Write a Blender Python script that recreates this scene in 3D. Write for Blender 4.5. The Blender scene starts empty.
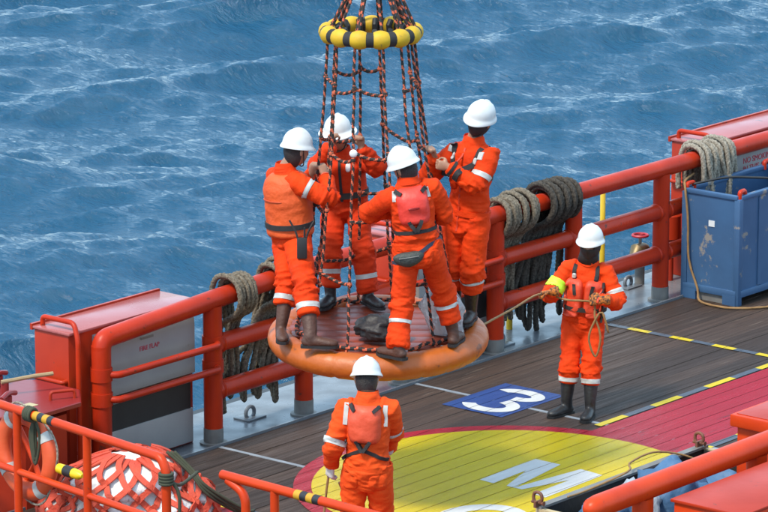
import bpy, bmesh, math, random
import numpy as np
from mathutils import Vector, Matrix, noise
from mathutils.bvhtree import BVHTree
random.seed(7); np.random.seed(7)
R = math.radians
sc = bpy.context.scene
col = sc.collection

# ------------------------------------------------------------------ camera
F = 4100.0; PITCH = R(13.5); AZ = R(39.5); CAM_H = 9.75      # focal length in pixels of a 768 px wide picture
FW = Vector((math.cos(AZ)*math.cos(PITCH), math.sin(AZ)*math.cos(PITCH), -math.sin(PITCH)))
RT = Vector((math.sin(AZ), -math.cos(AZ), 0)); UP = RT.cross(FW)
FH = Vector((math.cos(AZ), math.sin(AZ), 0)); ZV = Vector((0, 0, 1))
CAM = Vector((-27.11, -22.35, CAM_H))
cam = bpy.data.cameras.new('camera'); cam_o = bpy.data.objects.new('camera', cam); col.objects.link(cam_o)
cam.sensor_width = 36; cam.lens = F/768*36; cam.clip_start = 1; cam.clip_end = 5000
cam_o.matrix_world = Matrix((RT, UP, -FW)).transposed().to_4x4(); cam_o.location = CAM
sc.camera = cam_o

# ------------------------------------------------------------------ daylight: hazy sky and one soft sun
SUN_EL, SUN_AZ = R(57), R(176)          # azimuth of the sun, counter-clockwise from +X
world = bpy.data.worlds.new('World'); sc.world = world; world.use_nodes = True
wn = world.node_tree.nodes; wl = world.node_tree.links
bg = wn['Background']; sky = wn.new('ShaderNodeTexSky'); sky.sky_type = 'NISHITA'
sky.sun_disc = False; sky.sun_elevation = SUN_EL; sky.sun_rotation = R(90) - SUN_AZ
sky.air_density = 1.0; sky.dust_density = 1.0; sky.ozone_density = 1.0; sky.altitude = 0
haze_mix = wn.new('ShaderNodeMix'); haze_mix.data_type = 'RGBA'; haze_mix.inputs[0].default_value = .35     # even high cloud thinning the blue
wl.new(sky.outputs[0], haze_mix.inputs[6]); haze_mix.inputs[7].default_value = (9.6, 14.4, 18, 1)
wl.new(haze_mix.outputs[2], bg.inputs[0]); bg.inputs[1].default_value = 0.15
sun = bpy.data.lights.new('sun', 'SUN'); sun.energy = 3.2; sun.angle = R(10); sun.color = (1, .9, .76)
sun_o = bpy.data.objects.new('sun', sun); col.objects.link(sun_o)
sd = Vector((math.cos(SUN_EL)*math.cos(SUN_AZ), math.cos(SUN_EL)*math.sin(SUN_AZ), math.sin(SUN_EL)))
sun_o.rotation_euler = sd.to_track_quat('Z', 'Y').to_euler(); sun_o.location = (0, 0, 30)
vs = sc.view_settings; vs.view_transform = 'Standard'; vs.look = 'None'; vs.exposure = 0.36; vs.gamma = 1; vs.use_curve_mapping = False

# ------------------------------------------------------------------ helpers: points, materials, meshes
def ray(px, py): return FW + RT*((px-384)/F) + UP*((256-py)/F)
def on_z(px, py, z=0.0):
    d = ray(px, py); return CAM + d*((z-CAM_H)/d.z)
def away(p): return (Vector(p)-CAM).dot(FH)
def on_a(px, py, a):                      # point at horizontal distance a from the camera
    d = ray(px, py); return CAM + d*(a/d.dot(FH))

_m = {}
def mat(name, c, c2=None, rough=.5, scale=4, var=.5, metal=0, bump=0, bscale=60, wear=None, wthr=.62, wscale=6, coat=0,
        stretch=(1,1,1), spec=.5, rand=0, detail=5, bstretch=None, rvar=0, sheen=0, trans=0, alpha=1):
    if name in _m: return _m[name]
    m = bpy.data.materials.new(name); m.use_nodes = True; _m[name] = m
    n = m.node_tree.nodes; l = m.node_tree.links; b = n['Principled BSDF']
    tc = n.new('ShaderNodeTexCoord'); mp = n.new('ShaderNodeMapping'); mp.inputs['Scale'].default_value = stretch
    geo = n.new('ShaderNodeNewGeometry'); l.new(geo.outputs['Position'], mp.inputs['Vector'])
    tx = n.new('ShaderNodeTexNoise'); tx.inputs['Scale'].default_value = scale; tx.inputs['Detail'].default_value = detail
    l.new(mp.outputs[0], tx.inputs['Vector'])
    cr = n.new('ShaderNodeValToRGB'); cr.color_ramp.elements[0].position = .5-var/2; cr.color_ramp.elements[1].position = .5+var/2
    cr.color_ramp.elements[0].color = (*c, 1); cr.color_ramp.elements[1].color = (*(c2 or c), 1)
    l.new(tx.outputs[0], cr.inputs[0]); out = cr.outputs[0]
    if wear:
        wx = n.new('ShaderNodeTexNoise'); wx.inputs['Scale'].default_value = wscale; wx.inputs['Detail'].default_value = 8; wx.inputs['Roughness'].default_value = .65
        l.new(mp.outputs[0], wx.inputs['Vector'])
        wr = n.new('ShaderNodeValToRGB'); wr.color_ramp.elements[0].position = wthr; wr.color_ramp.elements[1].position = wthr+.05
        l.new(wx.outputs[0], wr.inputs[0])
        mx = n.new('ShaderNodeMix'); mx.data_type = 'RGBA'; l.new(wr.outputs[0], mx.inputs[0]); l.new(out, mx.inputs[6]); mx.inputs[7].default_value = (*wear, 1)
        out = mx.outputs[2]
    if rand:
        oi = n.new('ShaderNodeObjectInfo'); mr = n.new('ShaderNodeMapRange'); mr.inputs[3].default_value = 1-rand; mr.inputs[4].default_value = 1+rand
        l.new(oi.outputs['Random'], mr.inputs[0]); hs = n.new('ShaderNodeHueSaturation'); l.new(mr.outputs[0], hs.inputs['Value']); l.new(out, hs.inputs['Color']); out = hs.outputs[0]
    l.new(out, b.inputs['Base Color'])
    b.inputs['Roughness'].default_value = rough; b.inputs['Metallic'].default_value = metal
    b.inputs['Specular IOR Level'].default_value = spec
    if rvar:
        rr = n.new('ShaderNodeMapRange'); rr.inputs[1].default_value = .3; rr.inputs[2].default_value = .7; rr.inputs[3].default_value = max(.03, rough-rvar); rr.inputs[4].default_value = min(1, rough+rvar)
        l.new(tx.outputs[0], rr.inputs[0]); l.new(rr.outputs[0], b.inputs['Roughness'])
    if coat: b.inputs['Coat Weight'].default_value = coat; b.inputs['Coat Roughness'].default_value = .25
    if sheen: b.inputs['Sheen Weight'].default_value = sheen
    if trans: b.inputs['Transmission Weight'].default_value = trans
    if alpha < 1: b.inputs['Alpha'].default_value = alpha
    if bump:
        bx = n.new('ShaderNodeTexNoise'); bx.inputs['Scale'].default_value = bscale; bx.inputs['Detail'].default_value = 4
        if bstretch:
            m2 = n.new('ShaderNodeMapping'); m2.inputs['Scale'].default_value = bstretch; l.new(geo.outputs['Position'], m2.inputs['Vector']); l.new(m2.outputs[0], bx.inputs['Vector'])
        else: l.new(mp.outputs[0], bx.inputs['Vector'])
        bp = n.new('ShaderNodeBump'); bp.inputs['Strength'].default_value = bump; bp.inputs['Distance'].default_value = .02
        l.new(bx.outputs[0], bp.inputs['Height']); l.new(bp.outputs[0], b.inputs['Normal'])
    return m

ORANGE = lambda: mat('orange_deck_paint', (.52,.034,.006), (.32,.019,.006), .36, 2.5, .55, wear=(.15,.03,.016), wthr=.62, wscale=9, bump=.12, bscale=14, rvar=.1, spec=.22)
ORANGE2 = lambda: mat('bright_orange_paint', (.62,.052,.005), (.44,.03,.005), .38, 3, .6, wear=(.25,.04,.015), wthr=.64, wscale=12, bump=.1, bscale=18, spec=.25)
REDBOX = lambda: mat('orange_red_housing_paint', (.46,.036,.008), (.28,.02,.008), .34, 2, .7, wear=(.12,.035,.02), wthr=.63, wscale=5, bump=.08, bscale=8, rvar=.08, spec=.28)
LIDRED = lambda: mat('dark_red_lid_paint', (.26,.022,.02), (.2,.016,.016), .3, 2, .7, wear=(.08,.02,.015), wthr=.68, bump=.06, bscale=10)
GREY = lambda: mat('light_grey_paint', (.34,.34,.335), (.25,.25,.25), .45, 2.5, .6, wear=(.2,.16,.13), wthr=.7, wscale=5, bump=.05, bscale=10)
STEEL = lambda: mat('pale_wet_steel', (.19,.205,.22), (.09,.1,.115), .3, 3, .6, wear=(.14,.12,.11), wthr=.64, wscale=4, bump=.1, bscale=12, rvar=.12)
BARE = lambda: mat('bare_grey_steel', (.2,.2,.19), (.13,.12,.11), .5, 9, .6, bump=.1, bscale=30)
RUST = lambda: mat('rusty_steel', (.22,.07,.03), (.1,.05,.035), .6, 30, .6, bump=.3, bscale=80)
BLACK = lambda: mat('black_webbing', (.014,.013,.013), (.022,.02,.02), .75, 30, .5, bump=.2, bscale=200)
VOID = lambda: mat('black_rubber', (.012,.012,.013), (.02,.02,.02), .55, 6, .5)
BLUE = lambda: mat('scuffed_blue_paint', (.042,.11,.225), (.026,.07,.155), .55, 2.2, .6, wear=(.22,.2,.18), wthr=.585, wscale=5.5, bump=.12, bscale=9, rvar=.1)
ROPE = lambda: mat('weathered_grey_rope', (.27,.225,.165), (.07,.055,.04), .95, 55, .4, spec=.2, bump=.6, bscale=160)
ROPED = lambda: mat('dark_wet_rope', (.1,.085,.068), (.022,.019,.017), .9, 55, .4, spec=.25, bump=.6, bscale=160)
ROPEL = lambda: mat('pale_beige_rope', (.44,.39,.31), (.14,.115,.09), .95, 55, .4, spec=.2, bump=.6, bscale=160)
TAN = lambda: mat('tan_line', (.3,.17,.06), (.22,.12,.05), .85, 30, .5)
NETB = lambda: mat('black_strand', (.016,.013,.012), (.028,.023,.02), .85, 40, .5)
NETO = lambda: mat('orange_strand', (.6,.12,.05), (.42,.08,.035), .8, 40, .5)
YELF = lambda: mat('yellow_float_foam', (.62,.38,.008), (.48,.28,.007), .6, 8, .5, wear=(.25,.16,.03), wthr=.62, wscale=14, bump=.15, bscale=25)
TAPE = lambda: mat('silver_reflective_tape', (.5,.5,.47), (.4,.4,.38), .4, 25, .5)
SKIN = lambda: mat('tanned_skin', (.36,.19,.115), (.3,.15,.09), .5, 25, .5)
HAIR = lambda: mat('black_hair', (.012,.01,.009), (.02,.016,.014), .5, 60, .5, bump=.6, bscale=220)
WHITE = lambda: mat('white_helmet_plastic', (.66,.66,.65), (.56,.56,.54), .28, 12, .6, wear=(.55,.54,.5), wthr=.73, wscale=26)
CLOTH = lambda: mat('orange_coverall_cloth', (.76,.052,.002), (.56,.03,.002), .8, 4, .55, wear=(.45,.04,.01), wthr=.64, wscale=5, bump=.35, bscale=26, spec=.2)
CLOTHD = lambda: mat('darker_orange_coverall_cloth', (.66,.04,.004), (.5,.028,.004), .8, 5, .6, wear=(.42,.032,.01), wthr=.7, wscale=5, bump=.35, bscale=26, spec=.2)
VEST = lambda: mat('orange_vest_nylon', (.72,.095,.01), (.58,.07,.008), .65, 6, .6, wear=(.5,.07,.02), wthr=.7, wscale=9, bump=.3, bscale=35)
PADR = lambda: mat('coral_red_foam', (.78,.05,.03), (.68,.04,.024), .5, 9, .6, bump=.15, bscale=40)
PADO = lambda: mat('faded_orange_foam', (.72,.085,.03), (.6,.065,.024), .55, 9, .6, wear=(.42,.06,.02), wthr=.69, bump=.15, bscale=40)
BOOTB = lambda: mat('brown_leather', (.09,.032,.016), (.055,.022,.013), .55, 9, .6, wear=(.14,.08,.05), wthr=.68, wscale=20, bump=.3, bscale=40)
BOOTK = lambda: mat('black_rubber_boot', (.016,.016,.017), (.026,.025,.025), .42, 9, .6, bump=.2, bscale=40)
GLOVE = lambda: mat('orange_black_glove', (.55,.16,.02), (.03,.02,.015), .8, 45, .25)

class MB:
    def __init__(s): s.v = []; s.f = []; s.m = []
    def add(s, vs_, fs, mi=0):
        o = len(s.v); s.v += [tuple(v) for v in vs_]; s.f += [tuple(i+o for i in f) for f in fs]; s.m += [mi]*len(fs); return s
    def box(s, x0, x1, y0, y1, z0, z1, mi=0, bev=0.0):
        if bev <= 0:
            s.add([(x,y,z) for z in (z0,z1) for y in (y0,y1) for x in (x0,x1)],
                  [(0,2,3,1),(4,5,7,6),(0,1,5,4),(2,6,7,3),(0,4,6,2),(1,3,7,5)], mi); return s
        bm = bmesh.new(); bmesh.ops.create_cube(bm, size=1)
        for v in bm.verts: v.co = Vector((x0+(x1-x0)*(v.co.x+.5), y0+(y1-y0)*(v.co.y+.5), z0+(z1-z0)*(v.co.z+.5)))
        bmesh.ops.bevel(bm, geom=bm.edges[:]+bm.verts[:], offset=bev, segments=2, profile=.5, affect='EDGES')
        bm.verts.index_update(); s.add([v.co for v in bm.verts], [[v.index for v in f.verts] for f in bm.faces], mi); bm.free(); return s
    def obox(s, c, ax, ay, az, hx, hy, hz, mi=0, bev=0.0):     # oriented box
        t = MB().box(-hx,hx,-hy,hy,-hz,hz,0,bev); c = Vector(c)
        s.add([c+ax*v[0]+ay*v[1]+az*v[2] for v in t.v], t.f, mi); return s
    def rings(s, rr, mi=0, cap=True, closed=False):
        n = len(rr[0]); vs_ = [p for r in rr for p in r]; fs = []
        k = len(rr)
        for i in range(k if closed else k-1):
            a, b = i*n, ((i+1) % k)*n
            for j in range(n): fs.append((a+j, a+(j+1) % n, b+(j+1) % n, b+j))
        if cap and not closed: fs += [tuple(range(n-1,-1,-1)), tuple(range((k-1)*n, k*n))]
        s.add(vs_, fs, mi); return s
    def tube(s, path, r, n=10, mi=0, cap=True, closed=False, lobes=0, pitch=.25, stripe=None, ref=None):
        P = [Vector(p) for p in path]; k = len(P); rr = []
        rad = r if isinstance(r, (list, tuple)) else [r]*k
        t0 = (P[1]-P[0]).normalized(); u = t0.orthogonal().normalized() if ref is None else (Vector(ref)-t0*Vector(ref).dot(t0)).normalized()
        L = 0; Ls = []
        for i in range(k):
            if closed: t = (P[(i+1) % k]-P[i-1]).normalized()
            else: t = (P[min(i+1,k-1)]-P[max(i-1,0)]).normalized()
            u = (u-t*u.dot(t)); u = u.normalized() if u.length > 1e-6 else t.orthogonal().normalized()
            w = t.cross(u)
            if i: L += (P[i]-P[i-1]).length
            Ls.append(L); ring = []
            for j in range(n):
                a = 2*math.pi*j/n; q = rad[i]
                if lobes: q *= 1+.42*abs(math.cos(lobes*.5*(a-2*math.pi*L/pitch)))-.24
                ring.append(P[i]+u*(math.cos(a)*q)+w*(math.sin(a)*q))
            rr.append(ring)
        f0 = len(s.f); s.rings(rr, mi, cap, closed)
        if stripe:
            q = f0
            for i in range(k if closed else k-1):
                for j in range(n):
                    ph = (j/n + Ls[i]/stripe[2]) % 1.0
                    s.m[q] = stripe[0] if ph < stripe[3] else stripe[1]; q += 1
        return s
    def mesh(s, name, mats, smooth=True, ang=None):
        me = bpy.data.meshes.new(name); me.from_pydata(s.v, [], s.f)
        for m in mats: me.materials.append(m)
        me.polygons.foreach_set('material_index', s.m)
        if smooth: me.polygons.foreach_set('use_smooth', [True]*len(s.f))
        me.update(); me.validate()
        if smooth and ang: me.set_sharp_from_angle(angle=R(ang))
        return me
    def build(s, name, mats, parent=None, smooth=True, ang=40):
        if not isinstance(mats, (list, tuple)): mats = [mats]
        return link(name, s.mesh(name, mats, smooth, ang), parent)

def link(name, me, parent=None):           # meshes hold scene coordinates; only the Empties have a place of their own
    o = bpy.data.objects.new(name, me); col.objects.link(o)
    if parent is not None:
        o.parent = parent
        if parent.type == 'EMPTY': o.matrix_parent_inverse = Matrix.Translation(-Vector(parent.location))
    return o
def thing(name, loc, label, cat, group=None):
    o = bpy.data.objects.new(name, None); col.objects.link(o); o.location = loc; o.empty_display_size = .1
    return tag(o, label, cat, group)
def tag(o, label, cat, group=None):
    o['label'] = label; o['category'] = cat
    if group: o['group'] = group
    return o
def smooth_path(pts, step=.03, closed=False):
    P = [Vector(p) for p in pts]; out = []; k = len(P)
    for i in range(k if closed else k-1):
        if closed: a, b, c, d = P[i-1], P[i], P[(i+1) % k], P[(i+2) % k]
        else: a, b, c, d = P[max(i-1,0)], P[i], P[i+1], P[min(i+2,k-1)]
        m = max(2, int((c-b).length/step))
        for q in range(m):
            t = q/m
            out.append(.5*((2*b)+(c-a)*t+(2*a-5*b+4*c-d)*t*t+(3*b-a-3*c+d)*t**3))
    if not closed: out.append(P[-1])
    return out
def fillet(pts, rad, seg=6):
    P = [Vector(p) for p in pts]; out = [P[0]]
    for i in range(1, len(P)-1):
        a = (P[i-1]-P[i]); b = (P[i+1]-P[i]); r = min(rad, a.length*.45, b.length*.45)
        p0 = P[i]+a.normalized()*r; p1 = P[i]+b.normalized()*r
        for q in range(seg+1):
            t = q/seg; out.append(p0*(1-t)**2+P[i]*2*t*(1-t)+p1*t*t)
    out.append(P[-1]); return out
def to_remeshed(me, size, it=3):
    o = bpy.data.objects.new('tmp', me); col.objects.link(o)
    m = o.modifiers.new('r', 'REMESH'); m.mode = 'VOXEL'; m.voxel_size = size; m.use_smooth_shade = True
    if it:
        s_ = o.modifiers.new('s', 'SMOOTH'); s_.factor = .5; s_.iterations = it
    dg = bpy.context.evaluated_depsgraph_get(); dg.update()
    me2 = bpy.data.meshes.new_from_object(o.evaluated_get(dg)); bpy.data.objects.remove(o); bpy.data.meshes.remove(me)
    return me2
def text_mesh(body, size, material, name, parent, origin, xdir, ydir, ext=.002, font_align='LEFT'):
    cu = bpy.data.curves.new('t', 'FONT'); cu.body = body; cu.size = size; cu.extrude = ext; cu.align_x = font_align; cu.resolution_u = 3
    o = bpy.data.objects.new('t', cu); col.objects.link(o); dg = bpy.context.evaluated_depsgraph_get(); dg.update()
    me = bpy.data.meshes.new_from_object(o.evaluated_get(dg)); bpy.data.objects.remove(o)
    zd = xdir.cross(ydir); M = Matrix((xdir, ydir, zd)).transposed().to_4x4(); M.translation = Vector(origin)
    me.transform(M); bm = bmesh.new(); bm.from_mesh(me); bpy.data.meshes.remove(me); bm.verts.index_update(); left = set(bm.verts)
    while left:                               # one object for each letter
        st = [left.pop()]; isl = set(st)
        while st:
            for e in st.pop().link_edges:
                for v in e.verts:
                    if v not in isl: isl.add(v); st.append(v); left.discard(v)
        ix = {v: i for i, v in enumerate(isl)}; fs = {f for v in isl for f in v.link_faces}
        MB().add([v.co for v in isl], [[ix[v] for v in f.verts] for f in fs]).build(name, material, parent, smooth=False)
    bm.free()

# ------------------------------------------------------------------ sea
SEA_Z = -2.4
def make_sea():
    x0, x1, y0, y1, st = -6.0, 46.0, 1.2, 46.0, .085
    nx, ny = int((x1-x0)/st)+1, int((y1-y0)/st)+1
    X, Y = np.meshgrid(np.linspace(x0,x1,nx), np.linspace(y0,y1,ny)); Z = np.zeros_like(X); DX = np.zeros_like(X); DY = np.zeros_like(X)
    rng = np.random.RandomState(11); main = AZ+R(180)+R(9)
    for i in range(170):
        L = .28*(6.5/.28)**(rng.rand()); k = 2*math.pi/L
        d = main+rng.normal(0, .3 if L > 3 else .5)
        A = .0066*L*(.5+rng.rand())*(1.25 if L > 2.4 else 1.55 if L < .9 else 1.2)
        ph = rng.rand()*6.28; th = k*(X*math.cos(d)+Y*math.sin(d))+ph
        # groups of waves: slow modulation, so that crests are short
        g = .5+.5*np.sin((X*math.cos(d+1.35)+Y*math.sin(d+1.35))*k*.3+rng.rand()*6.28)*np.sin((X*math.cos(d)+Y*math.sin(d))*k*.17+rng.rand()*6.28)
        Z += A*g*np.cos(th); DX -= .95*A*g*math.cos(d)*np.sin(th); DY -= .95*A*g*math.sin(d)*np.sin(th)
    e = np.minimum(np.minimum((X-x0),(x1-X)),np.minimum((Y-y0+2),(y1-Y))); e = np.clip(e/3,0,1)
    V_ = np.stack([X+DX*e, Y+DY*e, SEA_Z+Z*e], -1).reshape(-1,3)
    idx = np.arange(nx*ny).reshape(ny,nx); Q = np.stack([idx[:-1,:-1],idx[:-1,1:],idx[1:,1:],idx[1:,:-1]],-1).reshape(-1,4)
    B = 3000; o = len(V_)
    ext = np.array([(-B,y0,SEA_Z),(-B,y1,SEA_Z),(-B,B,SEA_Z),(x0,B,SEA_Z),(x1,B,SEA_Z),(B,B,SEA_Z),(B,y1,SEA_Z),(B,y0,SEA_Z),(x0,y0,SEA_Z),(x0,y1,SEA_Z),(x1,y0,SEA_Z),(x1,y1,SEA_Z),
                    (-B,-B,SEA_Z),(B,-B,SEA_Z),(B,y0,SEA_Z),(-B,y0,SEA_Z)])
    q2 = [(o,o+8,o+9,o+1),(o+1,o+9,o+3,o+2),(o+9,o+11,o+4,o+3),(o+11,o+6,o+5,o+4),(o+10,o+7,o+6,o+11),(o+12,o+13,o+14,o+15)]
    V_ = np.vstack([V_,ext]); Q = np.vstack([Q,np.array(q2)])
    me = bpy.data.meshes.new('sea'); me.vertices.add(len(V_)); me.vertices.foreach_set('co', V_.ravel().astype(np.float32))
    me.loops.add(Q.size); me.loops.foreach_set('vertex_index', Q.ravel().astype(np.int32)); me.polygons.add(len(Q))
    me.polygons.foreach_set('loop_start', np.arange(0,Q.size,4,dtype=np.int32)); me.polygons.foreach_set('use_smooth', np.ones(len(Q),dtype=bool)); me.update(calc_edges=True); me.validate()
    m = bpy.data.materials.new('sea_water'); m.use_nodes = True; n = m.node_tree.nodes; l = m.node_tree.links; b = n['Principled BSDF']
    b.inputs['Base Color'].default_value = (.004,.056,.115,1); b.inputs['Roughness'].default_value = .05; b.inputs['IOR'].default_value = 1.333
    g = n.new('ShaderNodeNewGeometry'); mp = n.new('ShaderNodeMapping'); mp.inputs['Rotation'].default_value = (0,0,-(AZ+R(9))); mp.inputs['Scale'].default_value = (1.7,.65,1)
    mr = n.new('ShaderNodeMapping'); mr.inputs['Scale'].default_value = (1,1,1)
    l.new(g.outputs['Position'], mp.inputs['Vector'])
    t1 = n.new('ShaderNodeTexNoise'); t1.inputs['Scale'].default_value = 5.5; t1.inputs['Detail'].default_value = 8; t1.inputs['Roughness'].default_value = .55; t1.inputs['Distortion'].default_value = .2
    l.new(mp.outputs[0], t1.inputs['Vector'])
    bp = n.new('ShaderNodeBump'); bp.inputs['Strength'].default_value = 1.0; bp.inputs['Distance'].default_value = .075
    l.new(t1.outputs[0], bp.inputs['Height']); l.new(bp.outputs[0], b.inputs['Normal'])
    me.materials.append(m); o_ = link('sea', me); o_['kind'] = 'structure'
make_sea()

# ------------------------------------------------------------------ deck: planks between metal seams, gutter, hull
DECK_Y0, DECK_Y1 = .12, -6.0
SEAMS = [-7.6, -4.8, -2.05, .6, 3.42, 6.2, 9.0, 11.8]
PW, GAP = .178, .0055
deck = MB().box(-7.6, 11.8, DECK_Y1-.02, DECK_Y0, -.1, -.008).build('deck', mat('deck_underlay', (.022,.018,.016), rough=.8), smooth=False); deck['kind'] = 'structure'
WOOD = mat('weathered_wet_deck_wood', (.078,.046,.031), (.026,.016,.0115), .54, 3.5, .62, stretch=(.35,7,1), wear=(.11,.077,.057), wthr=.6, wscale=3, bump=.5, bscale=9, bstretch=(.6,22,1), rand=.3, rvar=.16, spec=.35)
NROW = int((DECK_Y0-DECK_Y1)/PW)
pm = {}
for a, b in zip(SEAMS[:-1], SEAMS[1:]):
    L = round(b-a-.05, 3)
    for i in range(NROW):
        if b < -3 and i*PW > 4.2: continue
        key = (L, i % 3)
        if key not in pm:
            t = MB(); h = [0, .0015, -.0015][i % 3]; w = PW-GAP; e = .003
            prof = [(-w/2,-.03),(-w/2,h-e),(-w/2+e,h),(w/2-e,h),(w/2,h-e),(w/2,-.03)]
            t.rings([[(x,y,z) for y, z in prof] for x in (-L/2, L/2)])
            pm[key] = t.mesh('plank', [WOOD], smooth=False)
        o = bpy.data.objects.new('plank', pm[key]); col.objects.link(o); o.parent = deck
        o.location = ((a+b)/2+random.uniform(-.002,.002), DECK_Y0-(i+.5)*PW, random.uniform(-.001,.001))
SEAM = mat('pale_seam_metal', (.3,.33,.37), (.17,.19,.21), .4, 6, .6, wear=(.05,.045,.04), wthr=.62)
for x in SEAMS[1:-1]:
    MB().box(x-.021, x+.021, DECK_Y1, DECK_Y0, -.03, .0028).build('seam_strip', SEAM, deck, smooth=False)
gut = MB().box(-9, 13, .125, 1.05, -.12, -.03).build('gutter', STEEL(), smooth=False); gut['kind'] = 'structure'
hp = [(1.05,-.04),(1.13,-.03),(1.15,-.12),(1.1,-.4),(1.1,-3.4),(-6.9,-3.4),(-6.9,-.1),(-6.1,-.1),(-6.1,-.15),(1.05,-.15)]
hull = MB().rings([[(x,y,z) for y, z in hp] for x in (-14, 16)]).build('hull', mat('dark_hull_paint', (.05,.055,.06), (.03,.033,.036), .5, 2, .6), smooth=False); hull['kind'] = 'structure'
MB().box(-9, 13, .127, .147, -.03, .02).build('deck_edge_bar', STEEL(), gut, smooth=False)
for sx in (-9, 13):
    pass
ndk = MB().box(-9, 13, -6.88, -6.03, -.1, -.03).build('gutter', STEEL(), smooth=False); ndk['kind'] = 'structure'
MB().box(-13.9, -7.65, -6.0, .12, -.12, -.01).build('aft_deck', mat('grey_green_deck_paint', (.05,.05,.05), (.035,.035,.035), .5, 3, .6), smooth=False)['kind'] = 'structure'

# painted markings: sheets a few millimetres above the planks, cut at every gap
def clip_half(P, axis, v, keep_less):
    out = []
    for i in range(len(P)):
        a, b = P[i-1], P[i]; ia = (a[axis] <= v) == keep_less; ib = (b[axis] <= v) == keep_less
        if ia != ib:
            t = (v-a[axis])/(b[axis]-a[axis]); out.append((a[0]+(b[0]-a[0])*t, a[1]+(b[1]-a[1])*t))
        if ib: out.append(b)
    return out
def marking(name, polys, material, z):
    mb = MB()
    for P in polys:
        for i in range(NROW):
            yt = DECK_Y0-i*PW-GAP/2-.0005; yb = DECK_Y0-(i+1)*PW+GAP/2+.0005
            Q = clip_half(P, 1, yt, True)
            if len(Q) > 2: Q = clip_half(Q, 1, yb, False)
            if len(Q) < 3: continue
            ar = sum(Q[k-1][0]*Q[k][1]-Q[k][0]*Q[k-1][1] for k in range(len(Q)))
            if abs(ar) < 1e-5: continue
            if ar < 0: Q = Q[::-1]
            mb.add([(x,y,z) for x, y in Q], [tuple(range(len(Q)))])
    return mb.build(name, material, deck, smooth=False)
wkw = dict(spec=.2, stretch=(.5,5,1), wscale=2.2, bump=.35, bscale=9, bstretch=(.7,20,1))
P_RED = mat('worn_red_deck_paint', (.4,.012,.028), (.27,.009,.018), .3, 3, .6, wear=(.12,.015,.018), wthr=.61, rvar=.1, **wkw)
P_YEL = mat('worn_yellow_deck_paint', (.66,.49,.003), (.46,.34,.003), .25, 1.2, .6, wear=(.24,.17,.02), wthr=.65, rvar=.1, **wkw)
P_WHI = mat('worn_white_deck_paint', (.64,.64,.62), (.48,.48,.47), .32, 3, .6, wear=(.25,.23,.16), wthr=.66, **wkw)
P_BLU = mat('worn_blue_deck_paint', (.035,.075,.24), (.025,.05,.17), .32, 3, .6, wear=(.03,.03,.05), wthr=.66, **wkw)
P_GRY = mat('worn_grey_deck_paint', (.1,.12,.15), (.07,.085,.11), .35, 3, .6, wear=(.04,.04,.04), wthr=.64, **wkw)
P_YD = mat('worn_yellow_dash_paint', (.66,.5,.02), (.55,.4,.02), .35, 3, .6, wear=(.1,.07,.03), wthr=.66, **wkw)
rect = lambda x0,x1,y0,y1: [(x0,y0),(x1,y0),(x1,y1),(x0,y1)]
CC, CR = (-1.38,-2.5), 1.8
marking('painted_red_walkway', [rect(.1,11.7,-3.06,-2.03)], P_RED, .004)
marking('painted_red_area', [rect(-4.75,-3.36,-4.0,-.75)], P_RED, .004)
marking('painted_red_circle', [[(CC[0]+CR*math.cos(a*math.pi/48), CC[1]+CR*math.sin(a*math.pi/48)) for a in range(96)]], P_RED, .0055)
marking('painted_yellow_circle', [[(CC[0]+(CR-.15)*math.cos(a*math.pi/48), CC[1]+(CR-.15)*math.sin(a*math.pi/48)) for a in range(96)]], P_YEL, .0075)
marking('painted_letter', [[(-1.43,-2.21),(-.65,-2.19),(-.65,-2.33),(-1.44,-2.36)], [(-.65,-2.33),(-.65,-2.46),(-1.43,-2.572),(-1.43,-2.49),(-.97,-2.342)],
        [(-1.43,-2.572),(-1.43,-2.65),(-.97,-2.79),(-.66,-2.785),(-.65,-2.67)], [(-.66,-2.785),(-.68,-2.92),(-1.49,-2.94),(-1.47,-2.80)]], P_WHI, .0095)
def arc(c, rx, ry, w, a0, a1, n=20):          # a stroke of width w along an ellipse arc, as quads
    out = []
    for i in range(n):
        A = [R(a0+(a1-a0)*(i+q)/n) for q in (0,1)]
        f = lambda a, k: (c[0]+(rx+k)*math.cos(a), c[1]+(ry+k)*math.sin(a))
        out.append([f(A[0],-w/2), f(A[1],-w/2), f(A[1],w/2), f(A[0],w/2)])
    return out
marking('painted_letter', arc((-2.3,-2.9), .36, .3, .15, 0, 360, 36), P_WHI, .0095)
marking('painted_blue_square', [rect(.2,1.12,-1.17,-.5)], P_BLU, .005)
marking('painted_numeral', arc((.86,-.85), .12, .2, .125, 75, -172)+arc((.46,-.85), .155, .215, .125, -8, -245), P_WHI, .0075)
def dashes(name, p0, p1, n, w, first=0):
    A, B = [], []
    for i in range(n):
        t0, t1 = i/n, (i+1)/n
        x0, x1 = p0[0]+(p1[0]-p0[0])*t0, p0[0]+(p1[0]-p0[0])*t1; y0, y1 = p0[1]+(p1[1]-p0[1])*t0, p0[1]+(p1[1]-p0[1])*t1
        q = [(x0,y0-w/2),(x1,y0-w/2),(x1,y0+w/2),(x0,y0+w/2)] if abs(p1[0]-p0[0]) > abs(p1[1]-p0[1]) else [(x0-w/2,y0),(x0+w/2,y0),(x0+w/2,y1),(x0-w/2,y1)]
        (A if (i+first) % 2 == 0 else B).append(q)
    marking(name+'_yellow_dashes', A, P_YD, .0065); marking(name+'_grey_dashes', B, P_GRY, .0065)
dashes('walkway', (.52,-1.98), (11.6,-1.98), 27, .08); dashes('walkway', (.2,-3.1), (11.6,-3.1), 27, .08); dashes('deck_line', (3.42,.05), (3.42,-1.9), 8, .075, 1); dashes('red_area', (-3.32,-.78), (-3.32,-3.9), 8, .085)

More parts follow.
